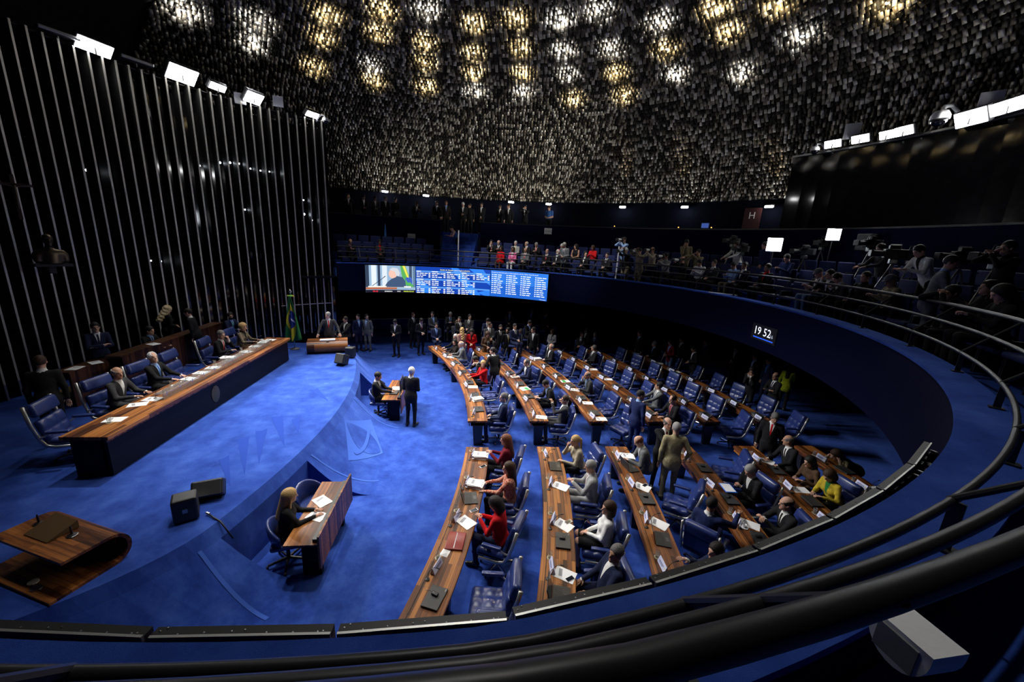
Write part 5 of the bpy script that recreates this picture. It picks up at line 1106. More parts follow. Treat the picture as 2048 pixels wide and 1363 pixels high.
def skin_mat(name, col):
    if name in MATS: return MATS[name]
    m = bpy.data.materials.new(name); m.use_nodes = True; nt = m.node_tree; b = nt.nodes['Principled BSDF']; L = nt.links.new; b.inputs['Roughness'].default_value = .5; b.inputs['Specular IOR Level'].default_value = .35
    at_ = nt.nodes.new('ShaderNodeAttribute'); at_.attribute_name = 'hc'; sp = nt.nodes.new('ShaderNodeSeparateXYZ'); L(at_.outputs['Vector'], sp.inputs[0])
    def M_(op, a, v=None, b_=None):
        n = nt.nodes.new('ShaderNodeMath'); n.operation = op; L(a, n.inputs[0])
        if b_ is not None: L(b_, n.inputs[1])
        elif v is not None: n.inputs[1].default_value = v
        return n.outputs[0]
    ax_ = M_('ABSOLUTE', sp.outputs[0]); front = M_('GREATER_THAN', sp.outputs[1], .045)
    def ell(cx, cz, rx, rz):
        a = M_('POWER', M_('MULTIPLY', M_('SUBTRACT', ax_, cx), 1/rx), 2.); b2 = M_('POWER', M_('MULTIPLY', M_('SUBTRACT', sp.outputs[2], cz), 1/rz), 2.); return M_('MULTIPLY', M_('LESS_THAN', M_('ADD', a, b_=b2), 1.), b_=front)
    c = None
    for mask, colr in ((ell(.031,.004,.015,.008), (.5,.45,.42)), (ell(.031,.004,.007,.008), (.02,.012,.008)), (ell(.032,.024,.018,.005), tuple(q*.25 for q in col)), (ell(0,-.066,.024,.007), (col[0]*.75, col[1]*.42, col[2]*.42))):
        n = nt.nodes.new('ShaderNodeMix'); n.data_type = 'RGBA'; L(mask, n.inputs[0]); n.inputs[7].default_value = (*colr, 1)
        if c is None: n.inputs[6].default_value = (*col, 1)
        else: L(c, n.inputs[6])
        c = n.outputs[2]
    L(c, b.inputs['Base Color']); MATS[name] = m; return m
def suit_mat(jac, shirt=None, tie=None, pattern=None):
    name = 'cloth_%s_%s_%s_%s' % (jac, shirt, tie, pattern)
    if name in MATS: return MATS[name]
    m = bpy.data.materials.new(name); m.use_nodes = True; nt = m.node_tree; b = nt.nodes['Principled BSDF']; L = nt.links.new; b.inputs['Roughness'].default_value = .85; b.inputs['Specular IOR Level'].default_value = .2
    at_ = nt.nodes.new('ShaderNodeAttribute'); at_.attribute_name = 'tc'; sp = nt.nodes.new('ShaderNodeSeparateXYZ'); L(at_.outputs['Vector'], sp.inputs[0])
    def M_(op, a, v=None, b_=None):
        n = nt.nodes.new('ShaderNodeMath'); n.operation = op; L(a, n.inputs[0])
        if b_ is not None: L(b_, n.inputs[1])
        elif v is not None: n.inputs[1].default_value = v
        return n.outputs[0]
    def mix(f, a, c):
        n = nt.nodes.new('ShaderNodeMix'); n.data_type = 'RGBA'; L(f, n.inputs[0])
        if isinstance(a, tuple): n.inputs[6].default_value = (*a, 1)
        else: L(a, n.inputs[6])
        n.inputs[7].default_value = (*c, 1); return n.outputs[2]
    nz = nt.nodes.new('ShaderNodeTexNoise'); nz.inputs['Scale'].default_value = 14 if not pattern else 38; nz.inputs['Detail'].default_value = 3; L(at_.outputs['Vector'], nz.inputs['Vector'])
    if pattern: c = ramp(nt, nz.outputs['Fac'], [(.40, jac), (.48, pattern), (.56, jac), (.62, tuple(q*.4 for q in jac))]).outputs[0]
    else: c = ramp(nt, nz.outputs['Fac'], [(.3, tuple(q*.78 for q in jac)), (.7, tuple(min(1, q*1.18) for q in jac))]).outputs[0]
    if shirt:
        ax_ = M_('ABSOLUTE', sp.outputs[0]); w = M_('MULTIPLY', M_('SUBTRACT', sp.outputs[2], .22), .19); fr = M_('GREATER_THAN', sp.outputs[1], .03)
        c = mix(M_('MULTIPLY', M_('LESS_THAN', ax_, b_=w), b_=fr), c, shirt)
        # the notch of the lapels shows as a darker edge
        if tie:
            c = mix(M_('MULTIPLY', M_('MULTIPLY', M_('LESS_THAN', ax_, .019), b_=fr), b_=M_('MULTIPLY', M_('GREATER_THAN', sp.outputs[2], .23), b_=M_('LESS_THAN', ax_, b_=w))), c, tie)
    L(c, b.inputs['Base Color']); bp = nt.nodes.new('ShaderNodeBump'); bp.inputs['Strength'].default_value = .35; bp.inputs['Distance'].default_value = .03; L(nz.outputs['Fac'], bp.inputs['Height']); L(bp.outputs[0], b.inputs['Normal'])
    MATS[name] = m; return m
SK = {'l': skin_mat('skin_light', (.62,.36,.26)), 'm': skin_mat('skin_tan', (.46,.25,.16)), 'd': skin_mat('skin_brown', (.16,.075,.04)), 'p': skin_mat('skin_pale', (.70,.44,.34))}
HC = {'k': (.012,.009,.008), 'b': (.05,.024,.012), 'g': (.30,.29,.28), 'w': (.62,.62,.62), 's': (.14,.13,.125), 'y': (.50,.32,.13), 'a': (.17,.055,.022), 'l': (.60,.48,.28)}
HM = {k: mat('hair_' + k, c, .55, spec=.35, noise=.35, nscale=70, bump=.5) for k, c in HC.items()}
CC = {'black': (.012,.012,.014), 'navy': (.012,.017,.05), 'blue': (.05,.14,.42), 'grey': (.14,.145,.15), 'lgrey': (.33,.33,.33), 'dgrey': (.045,.045,.048), 'red': (.55,.008,.012), 'burg': (.16,.008,.018), 'beige': (.42,.36,.26), 'tan': (.36,.31,.18), 'white': (.8,.79,.77), 'pink': (.75,.16,.35),
 'orange': (.55,.07,.02), 'yellow': (.50,.37,.03), 'green': (.03,.2,.05), 'lime': (.42,.5,.02), 'denim': (.12,.19,.36), 'lblue': (.30,.45,.75), 'khaki': (.25,.21,.13), 'brown': (.09,.05,.028), 'dblue': (.013,.022,.085), 'cream': (.6,.52,.4), 'rose': (.42,.18,.2), 'black2': (.02,.016,.015), 'teal': (.05,.25,.22)}
def cm(k): return mat('plain_' + k, CC[k], .85, spec=.2)
GSHOE = mat('shoe_black', (.01,.01,.01), .35)
NP = [0]
def person(loc, rz, pose, label, jac='black', shirt='white', tie=None, tr=None, hair='short', hc='k', skin='l', scale=1., group=None, pattern=None, shoe=None):
    me, hm, s = body_mesh(pose); o = obj('person', me, None, loc, rz); o.scale = (scale,)*3; NP[0] += 1
    ms = [SK[skin], suit_mat(CC[jac], CC[shirt] if shirt else None, CC[tie] if tie else None, CC[pattern] if pattern else None), cm(tr or jac), shoe and cm(shoe) or GSHOE, cm(shirt or jac)]
    for sl, m_ in zip(o.material_slots, ms): sl.link = 'OBJECT'; sl.material = m_
    tag(o, label, 'person', group)
    if hair:
        h = obj('hair', hair_mesh(hair), o); h.matrix_local = hm; h.material_slots[0].link = 'OBJECT'; h.material_slots[0].material = HM[hc] if hair != 'cap' else cm('grey')
        if hair == 'cap': h.name = 'cap'
    o['_s'] = 0; del o['_s']
    return o, s
# ================================================================ who is where
SD = dict(sit=True, hip=.57, hy=-.06)
PZ = {
 'desk': dict(SD, lean=12, R=(.15,.40,.785), L=(-.15,.40,.785)), 'desk_l': dict(SD, lean=12, R=(.15,.40,.785), L=(-.15,.40,.785), hyaw=-35), 'desk_r': dict(SD, lean=10, R=(.15,.40,.785), L=(-.15,.40,.785), hyaw=35),
 'write': dict(SD, lean=20, R=(.05,.40,.785), L=(-.15,.38,.785), hpitch=28), 'chin': dict(SD, lean=14, R=(.05,.25,1.05), poleR=(.45,.3,-.9), hdR=(-.3,.1,.9), L=(-.1,.36,.79), curl=60), 'chin_l': dict(SD, lean=14, L=(-.05,.25,1.05), poleL=(-.45,.3,-.9), hdL=(.3,.1,.9), R=(.1,.36,.79), hyaw=20, curl=60),
 'back': dict(SD, lean=-10, R=(.12,.22,.70), L=(-.12,.22,.70)), 'lap': dict(SD, lean=-3, R=(.05,.2,.72), L=(-.05,.2,.72), kx=.1), 'lap_l': dict(SD, lean=-3, R=(.05,.2,.72), L=(-.05,.2,.72), hyaw=-40), 'lap_r': dict(SD, lean=-3, R=(.05,.2,.72), L=(-.05,.2,.72), hyaw=40), 'phone': dict(SD, lean=4, R=(.06,.30,.88), L=(-.06,.30,.88), hpitch=28, curl=70),
 'stretch': dict(SD, lean=-6, L=(-.05,.23,1.12), poleL=(-.4,.4,-.9), R=(.5,-.1,.95), curl=50), 'cross_sit': dict(SD, lean=0, R=(-.10,.20,.86), L=(.10,.22,.83), poleR=(.8,.1,-.6), poleL=(-.8,.1,-.6), hdR=(-1,.15,.1), hdL=(1,.15,.1)),
 'turned': dict(SD, lean=8, twist=-35, hyaw=-25, R=(.42,.26,1.0), poleR=(.3,-.2,-.9), L=(-.12,.2,.72), curl=60),
 'stand': dict(), 'stand_l': dict(hyaw=-45), 'stand_r': dict(hyaw=45), 'clasp': dict(R=(.03,.18,.95), L=(-.03,.18,.95), hpitch=6), 'clasp_d': dict(R=(.05,.2,1.08), L=(-.05,.2,1.06), hpitch=26), 'cross': dict(R=(-.03,.245,1.17), L=(.03,.215,1.13), poleR=(.9,.0,-.6), poleL=(-.9,.0,-.6), hdR=(-1,-.25,.2), hdL=(1,-.2,.15)),
 'reach': dict(lean=10, L=(-.5,.25,1.2), poleL=(-.3,-.3,-.8), hyaw=30), 'photo': dict(lean=6, R=(.075,.22,1.53), L=(-.05,.32,1.48), poleR=(.7,.1,-.8), poleL=(-.7,.2,-.8), curl=75), 'photo_sit': dict(SD, lean=6, R=(.075,.22,1.15), L=(-.05,.32,1.1), poleR=(.7,.1,-.8), poleL=(-.7,.2,-.8), curl=75),
 'bend': dict(lean=42, R=(.12,.55,1.12), L=(-.12,.55,1.12), hpitch=15), 'lectern': dict(lean=6, R=(.36,.32,.98), L=(-.36,.32,.98), poleR=(.7,-.3,-.5), poleL=(-.7,-.3,-.5), hyaw=-35), 'hug': dict(R=(-.12,.35,1.36), L=(-.25,.22,1.0), poleR=(.8,.2,-.5), hyaw=10), 'crouch': dict(SD, lean=30, R=(.12,.42,.85), L=(-.12,.42,.85), hpitch=10), 'slump': dict(SD, lean=62, R=(.16,.52,.80), L=(-.16,.5,.80), hpitch=30),
}
def PF(k, **kw): return dict(PZ[k], **kw)
def seat(blk, k, i, pose, label, yaw=0, dx=0., dy=0., **kw):
    x, y, rz, a = CH_POS[(blk,k,i)]; return person((x + dx, y + dy, 0), rz + A(yaw), pose, label, **kw)
def stand(px, py, fz, rz, pose, label, sc=1., **kw):
    x, y = at(px, py, fz + 1.74*sc); return person((x, y, fz), rz, pose, label, scale=sc, **kw)
def gal(px, r, fz, pose, label, yaw=0, look=None, **kw):
    x, y, _ = at_r(px, 520, r); d = (-x, -y) if look is None else (look[0]-x, look[1]-y); return person((x, y, fz), face(*d) + A(yaw), pose, label, **kw)
F_ = dict(fem=True); FD = dict(fem=True, hair='long')
TODAIS = face(-1, 0); TOCAM = lambda x, y: face(CAM[0]-x, CAM[1]-y)
# ---- near block
seat('near',0,0,PF('phone',fem=True,hpitch=5,hyaw=10),'person with long auburn hair in burgundy top looking towards the dais',jac='burg',shirt=None,tr='black',hair='long',hc='a',scale=.97)
seat('near',0,1,PF('desk',fem=True,lean=4,hyaw=15),'person with brown hair in orange patterned blouse at front desk',jac='orange',shirt=None,tr='black',hair='long',hc='b',pattern='cream',scale=.97)
seat('near',0,2,PF('phone',fem=True,lean=8),'person with short black hair in red jacket holding a phone',jac='red',shirt=None,tr='navy',hair='bob',hc='k',scale=.97)
seat('near',1,0,PF('chin',fem=True),'person with blonde ponytail and beige blazer, chin on hand',jac='beige',shirt=None,tr='black',hair='ponytail',hc='y',scale=.97,dx=-.1)
seat('near',1,1,PF('phone',hpitch=10),'grey haired person in light grey suit with phone, second row',jac='lgrey',shirt='white',tie='burg',hair='short',hc='g')
seat('near',1,2,PF('lap',fem=True,hyaw=20,skirt=True,coat=True),'person with brown bob in white jacket and black skirt',jac='white',shirt=None,tr='black',hair='bob',hc='b',scale=.96)
seat('near',1,3,PF('back',hyaw=25),'grey haired person in navy suit leaning back, nearest second row',jac='navy',shirt='white',tie=None,hair='short',hc='s',skin='m')
seat('near',2,0,PF('write'),'balding person in grey suit reading papers, third row',jac='grey',shirt='white',tie='navy',hair='bald',hc='a',dx=-.12)
o_, s_ = seat('near',2,2,PF('desk',lean=4,R=(.34,.42,1.0),L=(-.1,.25,.75),hyaw=-15,curl=60),'black haired person in blue suit gesturing, seen from behind',jac='dblue',shirt='white',hair='short',hc='k',skin='m')
seat('near',2,3,PF('desk_r',lean=14,R=(.05,.42,.9)),'dark suited person holding a phone at the near end, third row',jac='navy',shirt='white',tie='rose',hair='short',hc='k')
seat('near',3,1,PF('phone',lean=14),'grey haired person in black suit with blue folder',jac='black',shirt='white',hair='short',hc='g')
seat('near',3,2,PF('desk',R=(.03,.38,.9),L=(-.03,.38,.9),hyaw=-10,poleR=(.7,-.2,-.7),poleL=(-.7,-.2,-.7),curl=60),'balding person in black suit with clasped hands, fourth row',jac='black',shirt='white',tie='black2',hair='bald',hc='k')
seat('near',4,0,PF('desk_l',lean=6,side=12),'heavy dark suited person turning away, fifth row',jac='black',shirt='white',tie='black2',hair='bald',hc='s',skin='m')
seat('near',4,1,PF('write',fem=True),'person in yellow jacket and green blouse writing',jac='yellow',shirt='green',hair='bob',hc='b',tr='black',scale=.97)
x, y, rz, a = CH_POS[('near',4,0)]; person((x+.1, y-.55, 0), rz, PF('write',fem=True,lean=24,hpitch=8), 'dark haired person in brown top leaning in beside yellow jacket', jac='brown', shirt=None, hair='long', hc='k', scale=.95)
seat('near',5,0,PF('slump',fem=True,hpitch=5),'person in olive patterned top slumped over the sixth row desk',jac='khaki',shirt=None,pattern='brown',hair='long',hc='b',tr='black')
# ---- far block
seat('far',0,6,PF('desk_r',lean=4),'white haired person in dark suit at the far end, front row',jac='black',shirt='white',tie='navy',hair='short',hc='w')
x, y, rz, a = CH_POS[('far',0,6)]; person((x+.05, y-.55, 0), rz, PF('desk_r',fem=True), 'person with long black hair in dark dress beside white haired one', jac='black2', shirt=None, sleeve=None, hair='long', hc='k', scale=.95) if False else person((x+.05, y-.55, 0), rz, PF('desk_r',fem=True), 'person with long black hair in dark dress beside white haired one', jac='black2', shirt=None, hair='long', hc='k', scale=.95)
seat('far',0,5,PF('desk'),'bald person in grey suit at the front row desk',jac='grey',shirt='lblue',hair='bald',hc='w')
seat('far',0,3,PF('chin',lean=24,hpitch=15),'dark suited person bending low beside the red jacket',jac='black',shirt='white',tie='burg',hair='short',hc='k',skin='m',dy=.3)
seat('far',0,3,PF('desk',fem=True,twist=40,hyaw=40,lean=4),'smiling blonde person in red jacket, far front row',jac='red',shirt=None,tr='black',hair='long',hc='y',dy=-.25,scale=.97)
seat('far',0,0,PF('back',lean=-4,hyaw=15),'grey haired person in navy jacket at the front row aisle seat',jac='navy',shirt='lblue',hair='short',hc='s')
seat('far',1,3,PF('desk'),'balding grey person in dark suit, fourth seat of second row',jac='navy',shirt='white',hair='receding',hc='s')
seat('far',1,1,PF('write',hyaw=-15),'black haired person in black suit writing, second row',jac='black',shirt='lblue',tie='navy',hair='short',hc='k',dy=.25)
seat('far',1,0,PF('stretch',hyaw=10),'person in dark grey suit with arm over chair back',jac='dgrey',shirt='white',hair='short',hc='b',skin='m')
seat('far',2,5,PF('lap_r',lean=2),'bald person in black suit with papers, third row',jac='black',shirt='white',hair='bald',hc='w',belly=0) if False else seat('far',2,5,PF('lap_r',lean=2),'bald person in black suit with papers, third row',jac='black',shirt='white',hair='bald',hc='w')
seat('far',2,2,PF('chin',hyaw=-5),'bald person in dark grey suit, hand at face, third row',jac='dgrey',shirt='lblue',hair='bald',hc='s',skin='m')
seat('far',3,5,PF('lap_l'),'grey haired person in dark suit, far part of fourth row',jac='black',shirt='white',tie='navy',hair='receding',hc='s',skin='m')
seat('far',3,1,PF('desk_l',lean=-2),'person in checked grey suit leaning back, fourth row',jac='grey',shirt='white',tie='black2',hair='short',hc='k',skin='m',dy=.1)
seat('far',3,0,PF('desk'),'balding person in black suit with leaflet, fourth row aisle',jac='black',shirt='rose',tie='burg',hair='receding',hc='b',dy=.2)
seat('far',5,6,PF('lap_l',lean=4),'white haired person in blue tie at the far end, sixth row',jac='black',shirt='lblue',tie='blue',hair='short',hc='g')
# ---- standing on the floor
stand(821,734.5,0,face(.3,1),PF('clasp_d',hpitch=5),'grey haired person in black suit standing with back to camera',jac='black',shirt='white',hair='receding',hc='w')
stand(991,695,0,face(-.55,.75),PF('reach'),'person in black suit standing with arm out to red jacket',jac='black',shirt='white',hair='short',hc='k')
stand(1279,780,0,face(.9,.35),PF('stand',hyaw=-30),'dark haired person in blue suit standing in the aisle',jac='dblue',shirt='lblue',hair='short',hc='k',skin='m')
x, y = at(1356,850,1.74); person((x, y, 0), face(.25,1), PF('stand',R=(.3,.1,.95)), 'grey haired person in tan jacket seen from behind', jac='tan', shirt=None, tr='khaki', hair='short', hc='g', scale=1.02)
person((x-.02, y+.42, 0), face(-.1,-1), PF('hug'), 'balding person in black suit embracing the tan jacket', jac='black', shirt='white', tie='burg', hair='bald', hc='s')
stand(1552,821,0,face(-.6,-.6),PF('stand',hpitch=20,hyaw=20),'grey haired person with red tie standing in the right aisle',jac='black',shirt='white',tie='red',hair='short',hc='s',skin='m')
# ---- stenographers
person((-1.60,-4.25,0), face(1,.3), PF('write',fem=True,lean=10,hyaw=15,hpitch=6), 'blonde person in black jacket writing at the stenographer table', jac='black', shirt=None, hair='long', hc='y', scale=.96)
person((-1.42,1.22,0), face(1,-.1), PF('write',lean=4,hpitch=14), 'short haired person in dark suit typing in the far recess', jac='black', shirt='white', tie='navy', hair='short', hc='k', skin='m')
# ---- presiding desk
P_ = lambda nm, pose, label, **kw: person((DSEAT[nm][0]+.05, DSEAT[nm][1], ZD), face(1, 0) + A(kw.pop('yaw', 0)), pose, label, **kw)
P_('b',PF('desk',hyaw=-20,hpitch=-6),'balding person in charcoal suit at the presiding desk',jac='dgrey',shirt='white',hair='bald',hc='g',skin='m')
P_('c',PF('desk',hyaw=-25,hpitch=-14,lean=4),'white haired person in black suit and blue tie, presiding desk',jac='black',shirt='lblue',tie='blue',hair='receding',hc='w')
P_('e',PF('chin_l',hyaw=-20),'grey haired person with red tie, chin on hand, presiding desk',jac='black',shirt='white',tie='red',hair='short',hc='s')
P_('f',PF('desk',fem=True,hyaw=-15),'curly blonde person in patterned jacket at the presiding desk',jac='brown',shirt='black',pattern='beige',hair='curly',hc='y',scale=.97)
def ondais(px, py, zt, pose, label, rz, sit=False, **kw): x, y = at(px, py, zt); return person((x, y, ZD), rz, pose, label, **kw)
ondais(190,658,2.55,PF('cross'),'dark haired person with crossed arms behind the presiding desk',face(.6,-.5),jac='navy',shirt='white',tie='navy',hair='short',hc='k')
ondais(290,648,2.40,PF('desk',lean=14),'dark haired person seated at the rear bench',face(1,-.1),jac='black',shirt='lblue',tie='black2',hair='short',hc='k')
ondais(326,606,2.80,PF('clasp_d',fem=True),'person with blonde wavy hair in black standing by the rear bench',face(.4,.8),jac='black',shirt=None,hair='wavy',hc='l')
ondais(385,618,2.70,PF('stand',lean=10),'person in black suit with back turned at the rear bench',face(-.6,-.2),jac='black',shirt='white',hair='short',hc='k')
ondais(455,615,2.50,PF('desk_l',lean=12),'bearded person in navy suit leaning on the rear bench',face(1,-.2),jac='navy',shirt='lblue',tie='teal',hair='beard',hc='k',skin='m')
x, y = at(75,712,2.74); person((x, y, ZD), face(-.6,1), PF('stand'), 'dark suited person standing in shadow left of the desk', jac='black', shirt='white', hair='short', hc='b')
x, y = -4.0, 5.05; person((x, y, .62), face(.28,-.96), PF('lectern'), 'grey haired person in grey suit speaking at the far lectern', jac='dgrey', shirt='white', tie='red', hair='short', hc='g')
x, y = at(688,645,1.95); person((-3.75, 6.15, .55), face(-.5,-.9), PF('desk',lean=2,hip=.62), 'dark haired person seated behind the far lectern', jac='black', shirt='white', hair='short', hc='k', skin='m')
# ---- under the far gallery, standing
FAR = [(715,627,'stand_l','navy','lblue',None,'k','in dark suit nearest the fin wall under the gallery'),(734,627,'stand_r','grey','lblue',None,'k','in grey suit and blue shirt standing near the flag'),(792,636,'clasp_d','black','white',None,'k','in open black suit looking down at a phone'),(825,624,'stand','black','white','black2','b','tall and dark suited below the LED screen'),(841,634,'clasp_d','black','white','burg','k','in dark suit with badge beside the tall one'),
 (873,645,'lap','navy','lblue','blue','k','in navy suit behind the front row desks'),(914,639,'clasp','dgrey','white','black2','b','in grey suit behind the curly haired one'),(944,651,'clasp_d','red','black',None,'k','in bright red jacket reading papers'),(974,656,'clasp_d','brown',None,None,'b','in brown top looking at a phone'),(1001,648,'stand','black','white','black2','k','in black suit left of the bearded one'),(1016,654,'stand_l','black','white','yellow','k','bearded with yellow tie under the gallery'),(1069,653,'stand_l','black','white',None,'k','in black suit turning left under the gallery')]
for i, (px, py, po, j, sh, ti, hc, lab) in enumerate(FAR):
    fem = 'red jacket' in lab or 'brown top' in lab; x, y = at(px, py, 1.74 if po != 'lap' else 1.6)
    person((x, y, 0 if po != 'lap' else .22), TOCAM(x, y) + A(RNG.uniform(-35,35)), PF(po, **(dict(fem=True) if fem else {})), 'person ' + lab, jac=j, shirt=sh, tie=ti, hair='long' if fem else ('beard' if 'bearded' in lab else 'short'), hc=hc, skin=RNG.choice('lm'), scale=.95 if fem else 1.)
x, y = at(925,654,1.68); person((x, y, 0), face(-.4,1), PF('clasp',fem=True,sleeve='none',bareneck=True), 'person with long curly hair in pink top seen from behind', jac='rose', shirt=None, tr='black', hair='wavy', hc='y', scale=.96)
# guests seated in the dim rows under the far gallery
DIM = [(867,621,'lblue'),(901,620,'lblue'),(921,631,'white'),(938,626,'white'),(976,632,'white'),(980,642,'white'),(1020,617,'lblue'),(1032,645,'white'),(1059,636,'lblue'),(1063,615,'lblue'),(1092,622,'blue'),(1040,656,'grey'),(1105,657,'white'),(1163,662,'white'),(1172,655,'white'),(1190,663,'lblue')]
for i, (px, py, sh) in enumerate(DIM):
    zt = 1.36 if i > 10 else 2.0; fz = 0 if i > 10 else .62; x, y = at(px, py, zt)
    r_ = math.hypot(x, y)
    if r_ > 15.3: x, y = x*15.3/r_, y*15.3/r_
    fem = i in (12,11); person((x, y, fz), TOCAM(x, y) + A(RNG.uniform(-40,40)), PF(RNG.choice(['lap','lap_l','lap_r','phone']), **(dict(fem=True) if fem else {})), 'dimly lit guest seated under the far gallery, %s from the left' % nth(sorted(q[0] for q in DIM).index(px)+1), jac=('white' if fem and i == 12 else 'grey' if fem else RNG.choice(['black','navy','dgrey'])), shirt=sh, tie=RNG.choice([None,'navy','black2']), hair='long' if fem else 'short', hc=RNG.choice('kbs'), skin=RNG.choice('lm'), group='guests under the far gallery', scale=.97)
    GS.put((x, y, fz), face(CAM[0]-x, CAM[1]-y), 'dim blue seat under the far gallery, %s from the left' % nth(sorted(q[0] for q in DIM).index(px)+1), 'seats under the far gallery')
# riser those seats stand on
struct(MB().sweep((0,0), [(13.2,0),(13.2,.6),(15.9,.6),(15.9,0)], A(62), A(118), 30).build('lower_riser', CARPET)); struct(MB().sweep((0,0), [(13.12,.58),(13.12,.62),(13.2,.62),(13.2,.58)], A(62), A(118), 30).build('trim_3', GOLD))
# ---- under the right gallery
RG = [(1283,661,'stand','black','lblue','navy','under the right gallery beside the far desk rows'),(1346,677,'clasp_d','burg','lblue',None,'in dark top and jeans reading papers'),(1368,673,'stand_l','black','white','navy','in black suit behind the jeans wearer'),(1394,690,'clasp_d','black','white',None,'in dark suit holding white paper'),(1416,677,'clasp','navy','lblue','navy','in navy suit with badge under the balcony'),(1476,688,'clasp_d','black','white',None,'in black suit below the digital clock'),(1515,706,'clasp','black','lblue',None,'in black suit and blue collar right of the clock'),(1509,731,'chinst','black','white',None,'in black coat with hands at face'),(1544,715,'stand_l','navy','blue',None,'in navy suit beside the yellow shirt'),(1557,744,'cross','black','white','navy','bald with crossed arms at the right aisle')]
for px, py, po, j, sh, ti, lab in RG:
    fem = 'jeans reading' in lab or 'hands at face' in lab; pose = PF('clasp_d', R=(.05,.2,1.42), L=(-.05,.2,1.40)) if po == 'chinst' else PF(po)
    if fem: pose = dict(pose, fem=True)
    x, y = at(px, py, 1.74); person((x, y, 0), face(-1, -.25) + A(RNG.uniform(-20,20)), pose, 'person ' + lab, jac=j, shirt=sh, tie=ti, tr='denim' if 'jeans reading' in lab else None, hair='bald' if 'bald' in lab else 'long' if fem else 'short', hc='k', skin='m')
x, y = at(1582,726,1.7); person((x, y, 0), face(.8,.6), PF('stand',fem=True,R=(.05,.25,1.3)), 'person in yellow green shirt seen from behind under balcony', jac='lime', shirt=None, tr='black', hair='long', hc='k', scale=.96)
# ---- upper gallery
UP = [(702,'photo','black','white','k','filming from the upper gallery by the fin wall',14.6),(731,'clasp_d','black','white','k','in black at the left upper gallery counter',14.4),(753,'clasp_d','dgrey','white','k','with lanyard at the upper gallery counter',14.4),(773,'stand_r','black','white','s','balding in black coat at the upper gallery',14.2),(792,'bend0','black',None,'k','in black cap behind a laptop, upper gallery',14.3),(831,'bend','black','white','k','bending over a laptop in the upper gallery',14.3),
 (873,'stand','black','white','k','at the left side of the stair top',14.6),(891,'stand','black2','lblue','b','in pale blue shirt with lanyard at the stair top',14.0),(924,'clasp_d','black','white','w','white haired holding papers at the stair top',14.2),(938,'stand_l','black',None,'k','in black at the back of the stair top',15.0),(960,'clasp','black','white','k','in black suit with badge at the stair right side',13.8),
 (996,'clasp','black','white','k','small and dark behind the gallery wall sign',14.6),(1013,'stand_l','black','white','b','in black suit leaning on the upper gallery wall',14.0),(1045,'photo','black','white','k','raising a phone in the upper gallery',14.1),(1092,'clasp_d','blue',None,'b','in blue shirt leaning over the upper gallery wall',13.85)]
for px, po, j, sh, hc, lab, r in UP:
    kw = dict(sleeve='short', coat=False, bareneck=True) if 'blue shirt leaning' in lab else dict(lean=18) if po == 'bend0' else {}
    gal(px, r, GU if 'stair top' not in lab or r > 13.6 else GU, PF('clasp' if po == 'bend0' else po, **kw), 'person ' + lab, yaw=RNG.uniform(-15,15), jac=j, shirt=sh, tr='black', hair='short', hc=hc, skin=RNG.choice('lm'))
for i, (px, r) in enumerate([(717,13.75),(796,13.75),(868,13.8)]): x, y, z = at_r(px, 430, r); LAPO.put((x, y, Z_MID+.02), face(x, y), 'open black laptop on the upper gallery wall, %s from left' % ORD[i], 'laptops on the upper gallery wall')
gal(914,12.3,G0+.63,PF('bend',fem=True,sleeve='none',bareneck=True,coat=False,lean=30),'person in sleeveless blue top bending to photograph on the stair',yaw=-70,jac='blue',shirt=None,tr='black',hair='short',hc='k',shoe='white',scale=.97)
# ---- gallery guests, second row then front row
for px, po, j, sh, ti, hr, hc, lab, kw in [(982,'chin','black','white','red','short','k','in black suit with hand at chin, second gallery row',{}),(996,'phone','black','white','navy','bald','s','bald in black suit looking down, second gallery row',{}),(1029,'lap','lgrey','white','yellow','short','w','white haired in light grey suit, second gallery row',{}),(1051,'lap_l','black','white','burg','bald','w','bald in black suit and dark red tie, second gallery row',{}),(1071,'phone','black','white','red','short','g','with bowed grey head and red tie, second gallery row',{}),
   (1122,'phone','red',None,None,'short','w','white haired in red dress, second gallery row',F_),(1149,'lap_l','black',None,None,'bob','k','in black dress with necklace, second gallery row',dict(fem=True,sleeve='none',bareneck=True)),(1184,'phone','red',None,None,'bob','b','in dark red dress with phone, second gallery row',F_)]:
    gal(px, 11.3, G1, PF(po, **kw), 'person ' + lab, jac=j, shirt=sh, tie=ti, tr='black', hair=hr, hc=hc, skin=RNG.choice('lmp'), scale=.97)
